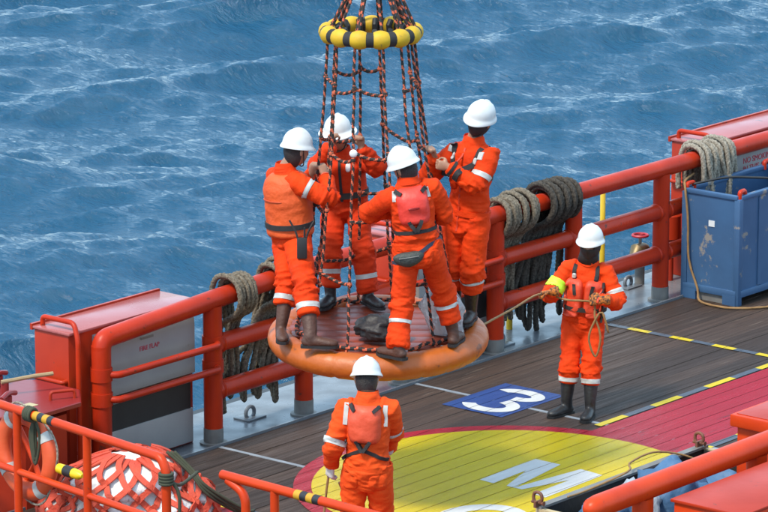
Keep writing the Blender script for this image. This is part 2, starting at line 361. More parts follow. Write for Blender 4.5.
# ------------------------------------------------------------------ cargo rail along the far side
RY = .31
def rail_z(x): return 1.285 if x > -.7 else 1.285-.045*((-.7-x)/1.22) if x > -1.92 else 1.24-.075*((-1.92-x)/1.4)
POSTS = [-3.3, -1.92, -.73, .62, 2.0, 3.2, 4.62, 5.74, 8.6]
rail = thing('cargo_rail', (2, RY, 0), 'heavy orange tube rail with posts along the sea side of the deck', 'railing')
top = [(-3.3,RY,rail_z(-3.3)-.2)]+[(-3.3,RY,rail_z(-3.3))]+[(x,RY,rail_z(x)) for x in (-2.7,-1.92,-.73,.6,3,6,9)]
top = [Vector((-3.3,RY,.9))]+fillet([(-3.3,RY,.95),(-3.3,RY,rail_z(-3.3)),(-2.4,RY,rail_z(-2.4))],.12)[1:]+[Vector((x,RY,rail_z(x))) for x in (-1.92,-1.3,-.73,.6,3,6,9)]
MB().tube(top, .083, 20).build('top_rail', ORANGE(), rail)
for i, x in enumerate(POSTS):
    p = MB().tube([(x,RY,.11),(x,RY,.5),(x,RY,rail_z(x)-.05)], .082, 20).build('post', ORANGE(), rail)
    MB().tube([(x,RY,-.03),(x,RY,-.015),(x,RY,-.01),(x,RY,.112)], [.12,.12,.0865,.0855], 20).build('bare_foot', BARE(), p)
for a, b in ((-1.92,-.73),(-.73,.62),(2.0,3.2),(3.2,4.62),(4.62,5.74)):
    for z in (.86, .44):
        zz = z*rail_z((a+b)/2)/1.285
        MB().tube([(a+.02,RY,zz),((a+b)/2,RY,zz),(b-.02,RY,zz)], .078, 18).tube([(a+.07,RY,zz),(a+.086,RY,zz),(a+.102,RY,zz)],[.08,.089,.08],18).tube([(b-.102,RY,zz),(b-.086,RY,zz),(b-.07,RY,zz)],[.08,.089,.08],18).build('middle_rail', ORANGE(), rail)
for a, b in ((-3.3,-1.92),(.62,2.0)):
    for z in (.9, .68):
        zz = z*(.97 if a < -3 else 1)
        br = MB().tube(fillet([(a+.02,RY-.06,zz),(a+.07,RY-.13,zz),(b-.07,RY-.13,zz),(b-.02,RY-.06,zz)],.05), .03, 12).build('guard_bar', ORANGE(), rail)
        for e in (a, b):
            MB().tube([(e,RY,zz-.055),(e,RY,zz+.055)], .0935, 18).build('bar_clamp', ORANGE(), br)

def on_y(px, py, Y):
    d = ray(px, py); return CAM + d*((Y-CAM.y)/d.y)
# ------------------------------------------------------------------ vent housings outboard of the rail
def housing(x0, x1, zt, label, text=None, lines=1, group=None):
    t = thing('vent_housing', ((x0+x1)/2, .6, -.03), label, 'housing', 'vent housings along the rail')
    y0, y1 = .47, .86
    body = MB().box(x0, x1, y0, y1, -.03, zt-.02, bev=.008).build('casing', REDBOX(), t)
    MB().box(x0-.02, x1+.02, y0-.03, y1+.02, zt-.02, zt+.004, bev=.006).build('top_plate', mat('weathered_red_paint_sky_sheen', (.42,.13,.12), (.34,.09,.085), .24, 2.5, .6, wear=(.2,.06,.05), wthr=.68, wscale=4, bump=.06, bscale=8, rvar=.08), t)  # worn red paint, its base paled to carry the sky's reflection on the top
    MB().box(x0-.024, x1+.024, y1+.0, y1+.026, zt-.03, zt+.022).build('top_lip', REDBOX(), t, smooth=False)
    a, b = x0+.28, x1-.06
    pr = [(.468,zt-.07),(.44,zt-.075),(.41,zt-.1),(.395,zt-.14),(.39,zt-.2),(.39,zt-.62),(.468,zt-.66)]
    cv = MB().rings([[(x,y,z) for y, z in pr] for x in (a,b)]).build('flap_cover', GREY(), t, ang=30)
    MB().box(a+.02, b-.02, .425, .465, .3, zt-.70).build('black_slot', VOID(), t, smooth=False)
    MB().box(a-.0, b, .415, .466, .0, .30, bev=.006).build('lower_panel', GREY(), t)
    MB().box(a+.1, b-.1, .405, .468, zt-.7, zt-.672).build('hinge_bar', BARE(), cv, smooth=False)
    if text:
        MB().box((a+b)/2-.09, (a+b)/2+.06, .375, .392, zt-.2, zt-.18).build('catch', BARE(), cv, smooth=False)
        sz = .058 if lines == 1 else .085
        for k, s_ in enumerate(text):
            text_mesh(s_, sz, mat('red_lettering', (.45,.03,.06), rough=.5), 'letter', cv, ((a+b)/2-.1 if lines == 1 else on_y(743,164,.39).x, .3885, zt-.3 if lines == 1 else on_y(743,164,.39).z-.085*k), Vector((1,0,0)), Vector((0,0,1)))
    for z in (zt-.42,):
        MB().tube(fillet([(x0,y0+.03,z),(x0-.05,y0+.03,z),(x0-.05,y1-.03,z),(x0,y1-.03,z)],.04), .02, 10).build('side_handle', REDBOX(), t)
    MB().tube(fillet([(x0+.05,y1-.05,zt),(x0+.05,y1-.05,zt+.08),(x0+.05,y0-.02,zt+.08),(x0+.02,y0-.09,zt-.05),(x0+.02,y0-.09,0)],.05), .022, 10).build('grab_pipe', ORANGE(), t)
    return t
housing(-3.52, -2.0, 1.24, 'orange vent housing with grey fire flap at the left end of the rail', ['FIRE FLAP'])
housing(.7, 2.1, 1.3, 'orange vent housing behind the rail, seen between the workers on the basket')
housing(5.55, 8.4, 1.36, 'long orange vent housing with no smoking lettering behind the blue bin', ['NO SMOKING', 'IN THIS AREA'], 2)

# ------------------------------------------------------------------ hawsers draped over the rail
def drape(name, x0, x1, n, zlo, material, label, r=.023, seed=1, zhi=None, lean=.0):
    rng = random.Random(seed); t = thing(name, ((x0+x1)/2, RY, 0), label, 'rope', 'rope coils hung on the rail'); mb = MB(); 
    for i in range(n):
        x = x0+(x1-x0)*(i+.5)/n+rng.uniform(-.02,.02); zt = rail_z(x); lay = rng.choice((0,0,1,1,2))*r*1.3
        zb = zlo+rng.uniform(-.05,.42); dx = rng.uniform(-.16,.16)+lean; dx2 = dx+rng.uniform(-.1,.1)
        q = .083+r+.004+lay; w = rng.uniform(-.015,.015)
        pts = [(x+dx*.6,RY+.16+w,.75),(x+.02,RY+.13+lay,zt-.12),(x,RY+q*.75,zt+q*.66),(x,RY,zt+q),(x,RY-q*.75,zt+q*.66),(x-.005,RY-q,zt-.03),(x+dx*.15,RY-q*.55,zt-.16),(x+dx*.3,RY+.1,zt-.31)]
        if zhi is None:
            pts += [(x+dx*.8,RY+.15+w,.62),(x+dx,RY+.17+w,zb+.2),(x+(dx+dx2)/2+.05,RY+.2,zb),(x+dx2+.07,RY+.24,zb+.2)]
        else:
            zb = zhi+rng.uniform(-.08,.08)
            pts = [(x,RY+.13+lay,zt-.3),(x,RY+.13+lay,zt-.1),(x,RY+q*.75,zt+q*.66),(x,RY,zt+q),(x,RY-q*.75,zt+q*.66),(x-.005,RY-q,zt-.03),(x+dx*.4,RY-q-.005,zt-.2),(x+dx*.6,RY-q-.01,zb),(x+dx*.6+.03,RY-q+.04,zb-.06),(x+dx*.6+.05,RY-q+.07,zb+.05)]
        P = smooth_path(pts, .016, closed=zhi is None)
        for k in range(len(P)): P[k] += noise.noise_vector(P[k]*4+Vector((i*7.3,0,0)))*.012*(0 if zt-.2 < P[k].z else 1)
        mb.tube(P, r, 12, closed=zhi is None, lobes=3, pitch=.13)
    mb.build('hawser', material, t, ang=None); return t
drape('rope_coil', -1.76, -1.5, 5, .12, ROPE(), 'small grey rope coil on the rail just right of the fire flap housing', seed=3)
drape('rope_coil', -1.2, -.78, 12, .06, ROPE(), 'thick grey brown rope coil hung on the rail beside the left basket worker', seed=5, lean=-.08)
drape('rope_coil', 2.02, 2.5, 13, .1, ROPE(), 'brown grey rope coil on the rail next to the guard bars right of the basket', seed=8, lean=.05)
drape('rope_coil', 2.66, 3.12, 15, .02, ROPED(), 'dark rope coil hanging low on the rail behind the gloved deck worker', seed=12, lean=-.05, r=.025)
drape('rope_coil', 5.12, 5.72, 17, .5, ROPEL(), 'pale beige rope bundle slung over the rail above the blue bin', seed=21, r=.024, zhi=.92)

# ------------------------------------------------------------------ transfer basket hanging over the deck
TILT = .0577
def tl(p): return p+ZV*(TILT*(p-BC).dot(FH))                 # the base hangs a little low at the near side
BC = Vector((-2.34,-1.87,1.365)); BT = BC+RT*(-.057)+ZV*2.50; BR, TR = .785, .112; RR = .35
def bdir(phi): return RT*math.cos(R(phi))-FH*math.sin(R(phi))
basket = thing('transfer_basket', (BC.x,BC.y,BC.z-TR), 'orange ring based rope transfer basket carrying four workers', 'basket')
VINYL = mat('orange_vinyl_cover', (.5,.115,.01), (.36,.075,.008), .45, 4, .6, wear=(.2,.055,.018), wthr=.6, wscale=6, bump=.25, bscale=16, rvar=.1)
rr = []
for i in range(160):
    a = 360*i/160; d = bdir(a); ring = []
    cr = 1-.085*max(0, math.cos(R(a*22)))**10
    for j in range(20):
        b = 2*math.pi*j/20; q = TR*cr*(1+.02*noise.noise(Vector((a*.15,j*.5,0))))
        flat = .9 if math.sin(b) > 0 else 1
        ring.append(tl(BC+d*(BR+q*math.cos(b))+ZV*(q*math.sin(b)*flat)))
    rr.append(ring)
MB().rings(rr, closed=True).build('base_ring', VINYL, basket, ang=None)
FL = mat('worn_red_canvas', (.3,.05,.018), (.19,.03,.013), .4, 5, .6, wear=(.1,.03,.02), wthr=.62, bump=.3, bscale=12, stretch=(1,1,1))
for k in range(9):                                          # floor slats under the canvas colour, one by one
    y0 = -.7+k*.155; h = math.sqrt(max(.0, .74**2-max(abs(y0),abs(y0+.15))**2))
    if h < .08: continue
    c = BC+FH*(y0+.075)+ZV*.062
    sl_ = MB().obox(c, RT, FH, ZV, h, .075, .014, bev=.006); sl_.v = [tuple(tl(Vector(v))) for v in sl_.v]; sl_.build('floor_slat', FL, basket)
fl = MB()
NF = 13
for k in range(NF):
    a0, a1 = 360*k/NF+3.6, 360*(k+1)/NF-3.6; rr = []
    for i in range(13):
        t = i/12; a = a0+(a1-a0)*t; d = bdir(a+8); q = .07*(.78+.26*math.sin(math.pi*t)**.8); rg = []
        for j in range(14):
            b = 2*math.pi*j/14; rg.append(BT+d*(RR+q*math.cos(b))+ZV*(q*math.sin(b)*1.05))
        rr.append(rg)
    MB().rings(rr).build('float', YELF(), basket, ang=50)
    rr = []
    for i in range(5):
        a = a1-.8+(8.8)*i/4; d = bdir(a+8); rg = []
        for j in range(14):
            b = 2*math.pi*j/14; rg.append(BT+d*(RR+.058*math.cos(b))+ZV*(.06*math.sin(b)))
        rr.append(rg)
    MB().rings(rr).build('strap_band', BLACK(), basket, ang=50)
    kn = MB(); d = bdir(a1+4); kn.tube([BT+d*(RR-.07)+ZV*.06, BT+d*(RR-.1)+ZV*.02, BT+d*(RR-.09)-ZV*.04], .024, 8)
    kn.build('lashing', VOID(), basket)
PHI = [178,142,112,74,47,18,3,-35,-80,-105,-145]
RB = .655
def rope_pt(phi, f):                                        # f 0 at the base, 1 at the float ring
    a = tl(BC+bdir(phi)*RB+ZV*.1); b = BT+bdir(phi)*(RR-.01)
    bow = .035*math.sin(math.pi*f)
    return a.lerp(b, f)-bdir(phi)*bow
def rope_at_y(phi, py):
    lo, hi = 0.0, 1.0
    for _ in range(30):
        m = (lo+hi)/2; v = rope_pt(phi, m)-CAM; y = 256-F*v.dot(UP)/v.dot(FW)
        if y > py: lo = m
        else: hi = m
    return rope_pt(phi, lo)
APEX = BT+ZV*.72+RT*.02
nm = [NETB(), NETO()]
for i, ph in enumerate(PHI):
    P = [rope_pt(ph, f/60) for f in range(61)]
    P = [p+noise.noise_vector(p*3+Vector((i*5,0,0)))*.012 for p in P]
    last = P[-1]; P += [last.lerp(APEX, k/16) for k in range(1,17)]
    d = bdir(ph)
    P = [tl(BC+d*(RB+.05)+ZV*.02)]+P
    Q = []
    for a, b in zip(P[:-1], P[1:]):
        m = max(1, int((b-a).length/.011))
        Q += [a.lerp(b, k/m) for k in range(m)]
    Q.append(P[-1])
    MB().tube(Q, .0112, 8, stripe=(1,0,.075,.33), lobes=2, pitch=.075).build('rope', nm, basket, ang=None)
    if i % 2 == 0:
        Q2 = [last+d*.012+RT*.02+(APEX-last)*(k/34) for k in range(35)]
        MB().tube(Q2, .014, 8, stripe=(1,0,.075,.2)).build('bridle_rope', nm, basket, ang=None)
def knot(p, r, par):
    bm = bmesh.new(); bmesh.ops.create_icosphere(bm, subdivisions=2, radius=r)
    for v in bm.verts: v.co = Vector((v.co.x*1.0,v.co.y,v.co.z*1.35))*(1+.25*noise.noise(v.co*90+p*20))+p
    k = MB(); bm.verts.index_update(); k.add([v.co for v in bm.verts], [[v.index for v in f.verts] for f in bm.faces]); bm.free()
    for q in range(len(k.m)): k.m[q] = 1 if (k.v[k.f[q][0]][2]*60 % 1) < .5 else 0
    k.build('knot', nm, par, ang=None)
rng = random.Random(4); S = sorted(PHI)
levels = [.2,.42,.63,.83]
for i in range(len(S)):
    a, b = S[i], S[(i+1) % len(S)]
    gap = (b-a) % 360
    if gap < 22: continue
    for q, f in enumerate(levels):
        if (i*3+q) % 4 == 1: continue
        fa, fb = f+rng.uniform(-.025,.025), f+rng.uniform(-.025,.025); p0, p1 = rope_pt(a,fa), rope_pt(b,fb)
        Q = []; L = (p1-p0).length; m = max(8, int(L/.011)); sag = rng.uniform(.02,.075)*min(1,L/.35)
        for k in range(m+1):
            t = k/m; p = p0.lerp(p1,t)-ZV*sag*4*t*(1-t); Q.append(p+noise.noise_vector(p*6)*.012)
        r = MB().tube(Q, .0135, 8, stripe=(1,0,.06,.3), lobes=2, pitch=.06).build('rung_rope', nm, basket, ang=None)
        knot(p0, .02, r); knot(p1, .02, r)
Q = [BC+bdir(k*3)*(RB+.01+.02*noise.noise(Vector((k*.3,0,0))))+ZV*(.1+.03*noise.noise(Vector((0,k*.3,0)))) for k in range(120)]; Q = smooth_path([tl(q) for q in Q], .012, closed=True)
MB().tube(Q, .016, 8, closed=True, stripe=(1,0,.07,.42)).build('base_rope', nm, basket, ang=None)
MB().tube([APEX+RT*(.07*math.cos(k*math.pi/12))+ZV*(.05+.07*math.sin(k*math.pi/12)) for k in range(24)], .018, 10, closed=True).build('lifting_ring', BARE(), basket)
MB().tube([APEX+ZV*.12, APEX+ZV*2, APEX+ZV*12], .014, 8).build('pendant_wire', BARE(), basket)
dsk = rope_at_y(112,153)-FH*.02
bm = bmesh.new(); bmesh.ops.create_icosphere(bm, subdivisions=2, radius=.033); t_ = MB(); bm.verts.index_update()
t_.add([dsk+RT*v.co.x+ZV*v.co.y+FH*v.co.z*.35 for v in bm.verts], [[v.index for v in f.verts] for f in bm.faces]); bm.free(); t_.build('tally_disc', mat('white_tag', (.7,.7,.68)), basket)

# bags on the basket floor
def blob(name, c, ax, ay, az, amp, sc_, material, parent=None, sub=4, flat=True, seed=0):
    bm = bmesh.new(); bmesh.ops.create_icosphere(bm, subdivisions=sub, radius=1)
    for v in bm.verts:
        n_ = v.co.copy(); k = 1+amp*noise.fractal(n_*sc_+Vector((seed*9.1,0,0)), .9, 2.0, 4)+amp*.6*abs(noise.noise(n_*sc_*2.3+Vector((seed,3,1))))
        w = Vector(n_); 
        if flat and w.z < -.55: w.z = -.55
        v.co = c+ax*(w.x*k)+ay*(w.y*k)+az*(w.z*k)
    me = bpy.data.meshes.new(name); bm.to_mesh(me); bm.free(); me.polygons.foreach_set('use_smooth', [True]*len(me.polygons)); me.materials.append(material)
    return link(name, me, parent)
BFZ = BC.z+.075
bgp = on_a(380,337,away(BC)-.36); bgp.z = BFZ+.09
tag(blob('cloth_bag', bgp, RT*.19, FH*.18, ZV*.1, .3, 1.9, mat('black_nylon', (.014,.012,.013), (.03,.026,.026), .55, 8, .5, bump=.4, bscale=30), seed=3), 'crumpled black bag lying on the basket floor', 'bag')
pbp = on_a(446,320,away(BC)-.2); pbp.z = BFZ+.165
PL = mat('clear_crumpled_plastic', (.75,.75,.77), (.55,.54,.55), .15, 9, .6, bump=.5, bscale=22, trans=.6, wear=(.5,.3,.27), wthr=.6, wscale=7)
plb = thing('plastic_bag', (pbp.x,pbp.y,BFZ), 'clear plastic bag of belongings standing on the basket floor', 'bag')
mb = MB(); rr = []
for i in range(22):
    t = i/21; z = BFZ+.005+.43*t; w = .145*(1-.15*math.cos(t*4))*(1 if t < .5 else 1-.85*((t-.5)/.5)**1.5)
    rg = []
    for j in range(28):
        a = 2*math.pi*j/28; q = w*(1+.22*noise.noise(Vector((math.cos(a)*2.6,math.sin(a)*2.6,t*2.2)))+.12*noise.noise(Vector((math.cos(a)*6,math.sin(a)*6,t*6))))
        rg.append(Vector((pbp.x,pbp.y,z))+RT*(q*math.cos(a)*1.1-.05*t)+FH*(q*math.sin(a)*.8))
    rr.append(rg)
mb.rings(rr).build('bag_film', PL, plb, ang=None)
top_ = Vector((pbp.x,pbp.y,BFZ+.43))-RT*.05
for sx in (-1,1):
    MB().tube(smooth_path([top_+RT*.02*sx-ZV*.03, top_+RT*.05*sx+ZV*.03, top_+RT*.02*sx+ZV*.09, top_-RT*.0+ZV*.03], .01), .009, 6).build('handle', PL, plb)

# ------------------------------------------------------------------ locker, lifebuoy, fences and net bag at the left
lk = thing('deck_locker', (-4.15,.5,-.03), 'orange locker with dark red chamfered lid at the left edge', 'locker')
def cham(x0,x1,y0,y1,c): return [(x0+c,y0),(x1-c,y0),(x1,y0+c),(x1,y1-c),(x1-c,y1),(x0+c,y1),(x0,y1-c),(x0,y0+c)]
MB().rings([[(x,y,z) for x,y in cham(-4.6,-3.72,.12,.92,.2)] for z in (-.03,.7)]).build('body', REDBOX(), lk, smooth=False)
MB().rings([[(x,y,z) for x,y in cham(-4.52,-3.8,.2,.84,.18)] for z in (.69,.78)]).build('gasket', VOID(), lk, smooth=False)
MB().rings([[(x,y,z) for x,y in cham(-4.72+e,-3.6-e,.0+e,1.04-e,.27)] for z,e in ((.775,0),(.805,0),(.812,.008))]).build('lid', LIDRED(), lk, smooth=False)
for (x,y) in ((-4.35,.35),(-4.45,.8),(-3.95,.85)):
    g = MB().tube([(x,y,.81),(x,y,.9)], .03, 10).tube(fillet([(x-.11,y-.03,.9),(x,y,.93),(x+.11,y+.03,.9)],.05), .022, 8).build('wing_nut', LIDRED(), lk)
MB().tube([(-4.12,.62,.81),(-4.12,.62,.92)], .035, 10).build('lever_post', LIDRED(), lk)
MB().tube([(-4.16,.62,.93),(-3.92,.5,.95),(-3.76,.42,.955)], .018, 8).build('lever', mat('tan_worn_wood', (.36,.25,.12), (.28,.19,.1), .6, 20, .5), lk)
MB().tube(fillet([(-4.0,.22,.81),(-4.0,.22,.88),(-3.82,.12,.88),(-3.82,.12,.81)],.03), .014, 8).build('lid_handle', REDBOX(), lk)
MB().box(-4.28,-4.16,.2,.3,.8125,.8145).build('sticker', mat('yellowed_label', (.5,.42,.22), (.4,.34,.2)), lk, smooth=False)

def fence(label, A, B, zt, posts, end_at, cat='railing'):
    A, B = Vector(A), Vector(B); d = (B-A).normalized(); t = thing('handrail', (B.x,B.y,0) if end_at == 'B' else (A.x,A.y,0), label, cat, 'thin orange handrails')
    m = ORANGE2(); r = .036
    if end_at == 'B': pts = [A+ZV*zt, B-d*.06+ZV*zt, B+ZV*(zt-.09), B+ZV*.0]
    else: pts = [A+ZV*0+d*.16, A+d*.16+ZV*(zt-.26), A+d*.06+ZV*(zt-.02), A+ZV*zt-d*0.05][::-1]; 
    if end_at == 'B': MB().tube(fillet(pts,.13,8), r, 14).build('top_tube', m, t)
    else:
        MB().tube([A-d*.05+ZV*zt, A-d*.04+ZV*zt, A+d*1+ZV*zt, B+ZV*zt], [.02,r,r,r], 14).build('top_tube', m, t)
        MB().tube(fillet([A+d*.02+ZV*(zt-.03), A+d*.2+ZV*(zt-.1), A+d*.22+ZV*.0],.14,8), r*.95, 14).build('end_post', m, t)
    for s_ in posts:
        p = A+d*s_; MB().tube([p, p+ZV*.5, p+ZV*zt], r*.93, 12).build('post', m, t)
        MB().tube([p, p+ZV*.012, p+ZV*.014], [.075,.075,.03], 14).build('foot_plate', m, t)
    zm = zt*.52
    MB().tube([A+ZV*zm+(d*.22 if end_at == 'A' else d*0), (A+B)/2+ZV*zm, B+ZV*zm-(d*.01 if end_at == 'B' else d*0)], r*.8, 12).build('middle_tube', m, t)
    return t, d
BANDS = [mat('yellow_tape', (.5,.26,.01), rough=.6), mat('black_tape', (.015,.015,.018), rough=.5)]
def tape_bands(t, p, d, n, L=.062):
    for k in range(n):
        MB().tube([p+d*(k*L), p+d*((k+.96)*L)], .0375, 14).build('tape_band', BANDS[k % 2], t)
A_, B_ = Vector((-4.78,1.0,0)), Vector((-5.25,-2.2,0))
f1, d1 = fence('thin orange handrail in front of the net bag, lower left corner', A_, B_, 1.05, (1.38, 2.27), 'B')
q = on_a(40,414.5,0+away((-4.98,-.6,0))); 
tape_bands(f1, A_+d1*1.62+ZV*1.05, d1, 4)
f2, d2 = fence('thin orange handrail with free end, bottom centre left', Vector((-5.29,-2.84,0)), Vector((-5.42,-5.6,0)), 1.05, (.5, 1.9), 'A')
tape_bands(f2, Vector((-5.29,-2.84,0))+d2*.72+ZV*1.05, d2, 4)

# lifebuoy hung on the handrail
lbc = A_+d1*1.36+ZV*.66+Vector((.12,0,0)); lax = d1; lay = Vector((.0,0,1)); 
lbn = lax.cross(lay).normalized()
lb = thing('lifebuoy', lbc-ZV*.36, 'orange lifebuoy with grey reflective bands hung on the left handrail', 'lifebuoy')
def lring(a, k): return lbc+(lax*math.cos(a)+lay*math.sin(a))*k
rr = []
for i in range(64):
    a = 2*math.pi*i/64; o_ = lring(a,1)-lbc; rg = []
    for j in range(16):
        b = 2*math.pi*j/16; rg.append(lbc+o_*(.305+.075*math.cos(b))+lbn*(.056*math.sin(b)))
    rr.append(rg)
MB().rings(rr, closed=True).build('ring', mat('faded_orange_buoy', (.68,.11,.03), (.62,.07,.02), .5, 4, .5, wear=(.5,.16,.08), wthr=.62, wscale=3, bump=.15, bscale=20), lb, ang=None)
for a0 in (35, 125, 215, 305):
    rr = []
    for i in range(6):
        a = R(a0-6+12*i/5); o_ = lring(a,1)-lbc; rr.append([lbc+o_*(.305+.079*math.cos(2*math.pi*j/16))+lbn*(.06*math.sin(2*math.pi*j/16)) for j in range(16)])
    MB().rings(rr).build('reflective_band', TAPE(), lb)
gp = [lring(R(k*6),.385+.03*math.sin(R(k*24))) for k in range(60)]
MB().tube(smooth_path(gp,.03,closed=True), .009, 6, closed=True).build('grab_line', ROPEL(), lb)
for k in range(2):
    MB().tube(smooth_path([lbc+lax*(-.25+.22*k)+ZV*.32-lbn*.02, lbc+lax*(-.05+.1*k)-lbn*.07, lbc+lax*(.2-.3*k)-ZV*.3-lbn*.02],.04), .024, 8).build('bracket_bar', ORANGE2(), lb)
bl = lbc+lax*.55-ZV*.03
sl = thing('buoy_light', bl, 'small yellow and black lifebuoy light beside the lifebuoy', 'light')
yl = mat('yellow_plastic', (.72,.5,.01), rough=.4)
MB().tube([bl-lax*.14, bl-lax*.135, bl-lax*.05], [.03,.04,.042], 14).build('battery_case', yl, sl)
MB().tube([bl-lax*.05, bl+lax*.05], .045, 14).build('black_band', VOID(), sl)
MB().tube([bl+lax*.05, bl+lax*.12, bl+lax*.16], [.042,.038,.015], 14).build('lens_case', yl, sl)
gl = A_+d1*1.55+ZV*1.05
gr = thing('green_lashing', gl-ZV*.45, 'dark green rope lashing tied to the left handrail', 'rope', 'green lashings'); mb = MB(); gm = mat('dark_green_rope', (.035,.045,.025), (.06,.06,.035), .9, 20, .5)
for k in range(4):
    c = gl+d1*(k*.022-.03); mb.tube([c+(Vector((1,0,0))*math.cos(a*.5236)+ZV*math.sin(a*.5236))*.05 for a in range(12)], .014, 7, closed=True)
for k in range(3):
    mb.tube(smooth_path([gl-ZV*.04+Vector((.05,0,0)), gl-ZV*.2+d1*(.05-.05*k)+Vector((.06,0,0)), gl-ZV*(.42-.03*k)+Vector((.05,0,0)), gl-ZV*.2+d1*(-.05+.02*k)+Vector((.04,0,0)), gl-ZV*.05+Vector((.045,0,0))],.03), .012, 7)
mb.build('lashing_rope', gm, gr, ang=None)
ge = B_+ZV*.86; g2 = thing('green_lashing', ge-ZV*.5, 'dark green line tied round the end post of the left handrail', 'rope', 'green lashings'); mb = MB()
for k in range(4): mb.tube([ge+ZV*(k*.024)+(Vector((1,0,0))*math.cos(a*.5236)+Vector((0,1,0))*math.sin(a*.5236))*.048 for a in range(12)], .014, 7, closed=True)
mb.tube(smooth_path([ge+RT*.05, ge+RT*.1-ZV*.12, ge+RT*.08-ZV*.5, ge+RT*.09-ZV*.8],.04), .014, 7)
mb.tube(smooth_path([ge+RT*.05, ge+RT*.1+FH*.3-ZV*.1, ge+RT*.2+FH*.8-ZV*.15],.04), .014, 7)
mb.build('lashing_rope', gm, g2, ang=None)

# net bag: bumpy white sacks in an orange webbing net
def net_bundle(parent, c, a, b, h, ns, tw, seed, width=.048):
    def S_(th, t, off=0):
        pr = max(0, 1-abs(t*1.12-.12)**2.6)**.5 if t < 1 else 0
        pr = max(pr, .04)
        k = 1+.3*noise.fractal(Vector((math.cos(th)*1.3,math.sin(th)*1.3,t*2.0+seed)), .9, 2, 4)
        return c+RT*(a*pr*k*math.cos(th))+FH*(b*pr*k*math.sin(th))+ZV*(h*t*(.97+.12*noise.noise(Vector((math.cos(th)*1.5,math.sin(th)*1.5,seed+3)))))+((RT*math.cos(th)*pr+FH*math.sin(th)*pr+ZV*t*.9).normalized()*off)
    rr = [[S_(2*math.pi*j/56, i/28, .014*noise.noise(Vector((math.cos(j*.112)*9,math.sin(j*.112)*9,i*.5+seed)))-.012) for j in range(56)] for i in range(29)]
    MB().rings(rr).build('sack', mat('grubby_white_sacking', (.78,.77,.75), (.5,.48,.46), .6, 9, .45, wear=(.2,.16,.14), wthr=.6, wscale=9, bump=.5, bscale=30), parent, ang=None)
    nw = mat('orange_red_webbing', (.6,.075,.03), (.48,.05,.025), .7, 14, .6, wear=(.3,.05,.03), wthr=.66, bump=.4, bscale=60)
    for s_ in range(ns):
        for sg in (1,-1):
            P, N = [], []
            for i in range(34):
                t = .0+.97*i/33; th = 2*math.pi*s_/ns+sg*tw*t; P.append(S_(th,t,.010 if sg > 0 else .015)); N.append((S_(th,t,.1)-S_(th,t,0)).normalized())
            mb = MB(); rr = []
            for i in range(34):
                T = (P[min(i+1,33)]-P[max(i-1,0)]).normalized(); sd_ = T.cross(N[i]).normalized(); w = width/2
                rr.append([P[i]-sd_*w-N[i]*.008, P[i]-sd_*w+N[i]*.006, P[i]+sd_*w+N[i]*.006, P[i]+sd_*w-N[i]*.008])
            mb.rings(rr).build('web_strap', nw, parent, ang=30)
nc = on_z(131,520,0.0); nb = thing('net_bag', nc, 'bundle of white sacks in an orange webbing net behind the left handrail', 'net bag')
net_bundle(nb, nc, .54, .44, .6, 16, 1.15, 1)
nc2 = nc+RT*.52+FH*.05; net_bundle(nb, nc2, .19, .2, .34, 8, 1.2, 5)
nc3 = nc-RT*.56+FH*.1; net_bundle(nb, nc3, .2, .2, .2, 10, 1.2, 8)
mb = MB()
for k in range(3): mb.tube(smooth_path([nc+RT*(.3+.03*k)+ZV*.6-FH*.1, nc+RT*(.48+.02*k)+ZV*.45-FH*.16, nc+RT*.62+ZV*(.28+.03*k)-FH*.2, nc+RT*(.82+.05*k)+ZV*.1-FH*.05, nc+RT*(.98)+ZV*.02+FH*.1*k],.03), .014, 7)
mb.build('green_tie_rope', gm, nb, ang=None)

# ------------------------------------------------------------------ blue bin
bx0, bx1, by0, by1, bz0, bz1 = 4.78, 6.25, -.5, .16, .1, 1.08
bn = thing('blue_bin', ((bx0+bx1)/2,(by0+by1)/2,0), 'scuffed blue steel cargo bin by the rail at the right edge', 'bin')
w = .025
MB().box(bx0,bx0+w,by0+w,by1-w,bz0,bz1-.03).build('side_panel', BLUE(), bn, smooth=False); MB().box(bx1-w,bx1,by0+w,by1-w,bz0,bz1-.03).build('side_panel', BLUE(), bn, smooth=False)
MB().box(bx0+w,bx1-w,by0,by0+w,bz0,bz1-.03).build('side_panel', BLUE(), bn, smooth=False); MB().box(bx0+w,bx1-w,by1-w,by1,bz0,bz1-.03).build('side_panel', BLUE(), bn, smooth=False)
MB().box(bx0+w,bx1-w,by0+w,by1-w,bz0,bz0+.03).build('floor_plate', BLUE(), bn, smooth=False)
for x in (bx0,bx1):
    for y in (by0,by1):
        sx, sy = (1 if x == bx0 else -1), (1 if y == by0 else -1)
        MB().box(min(x-.012*sx,x+.055*sx),max(x-.012*sx,x+.055*sx),min(y-.012*sy,y+.055*sy),max(y-.012*sy,y+.055*sy),.0,bz1-.02,bev=.008).build('corner_post', BLUE(), bn)
        e = MB().tube(fillet([(x+.03*sx,y+.02*sy,bz1-.03),(x+.03*sx,y+.02*sy,bz1+.05),(x+.13*sx,y+.03*sy,bz1+.05),(x+.13*sx,y+.03*sy,bz1-.03)],.03), .022, 8).build('lifting_eye', ORANGE(), bn)
for z0,z1 in ((bz1-.03,bz1+.012),(bz0-.02,bz0+.05)):
    MB().box(bx0-.016,bx0+.04,by0+.02,by1-.02,z0,z1,bev=.006).build('rim_bar', BLUE(), bn); MB().box(bx1-.04,bx1+.016,by0+.02,by1-.02,z0,z1,bev=.006).build('rim_bar', BLUE(), bn)
    MB().box(bx0+.03,bx1-.03,by0-.016,by0+.04,z0+.001,z1+.001,bev=.006).build('rim_bar', BLUE(), bn); MB().box(bx0+.03,bx1-.03,by1-.04,by1+.016,z0+.001,z1+.001,bev=.006).build('rim_bar', BLUE(), bn)
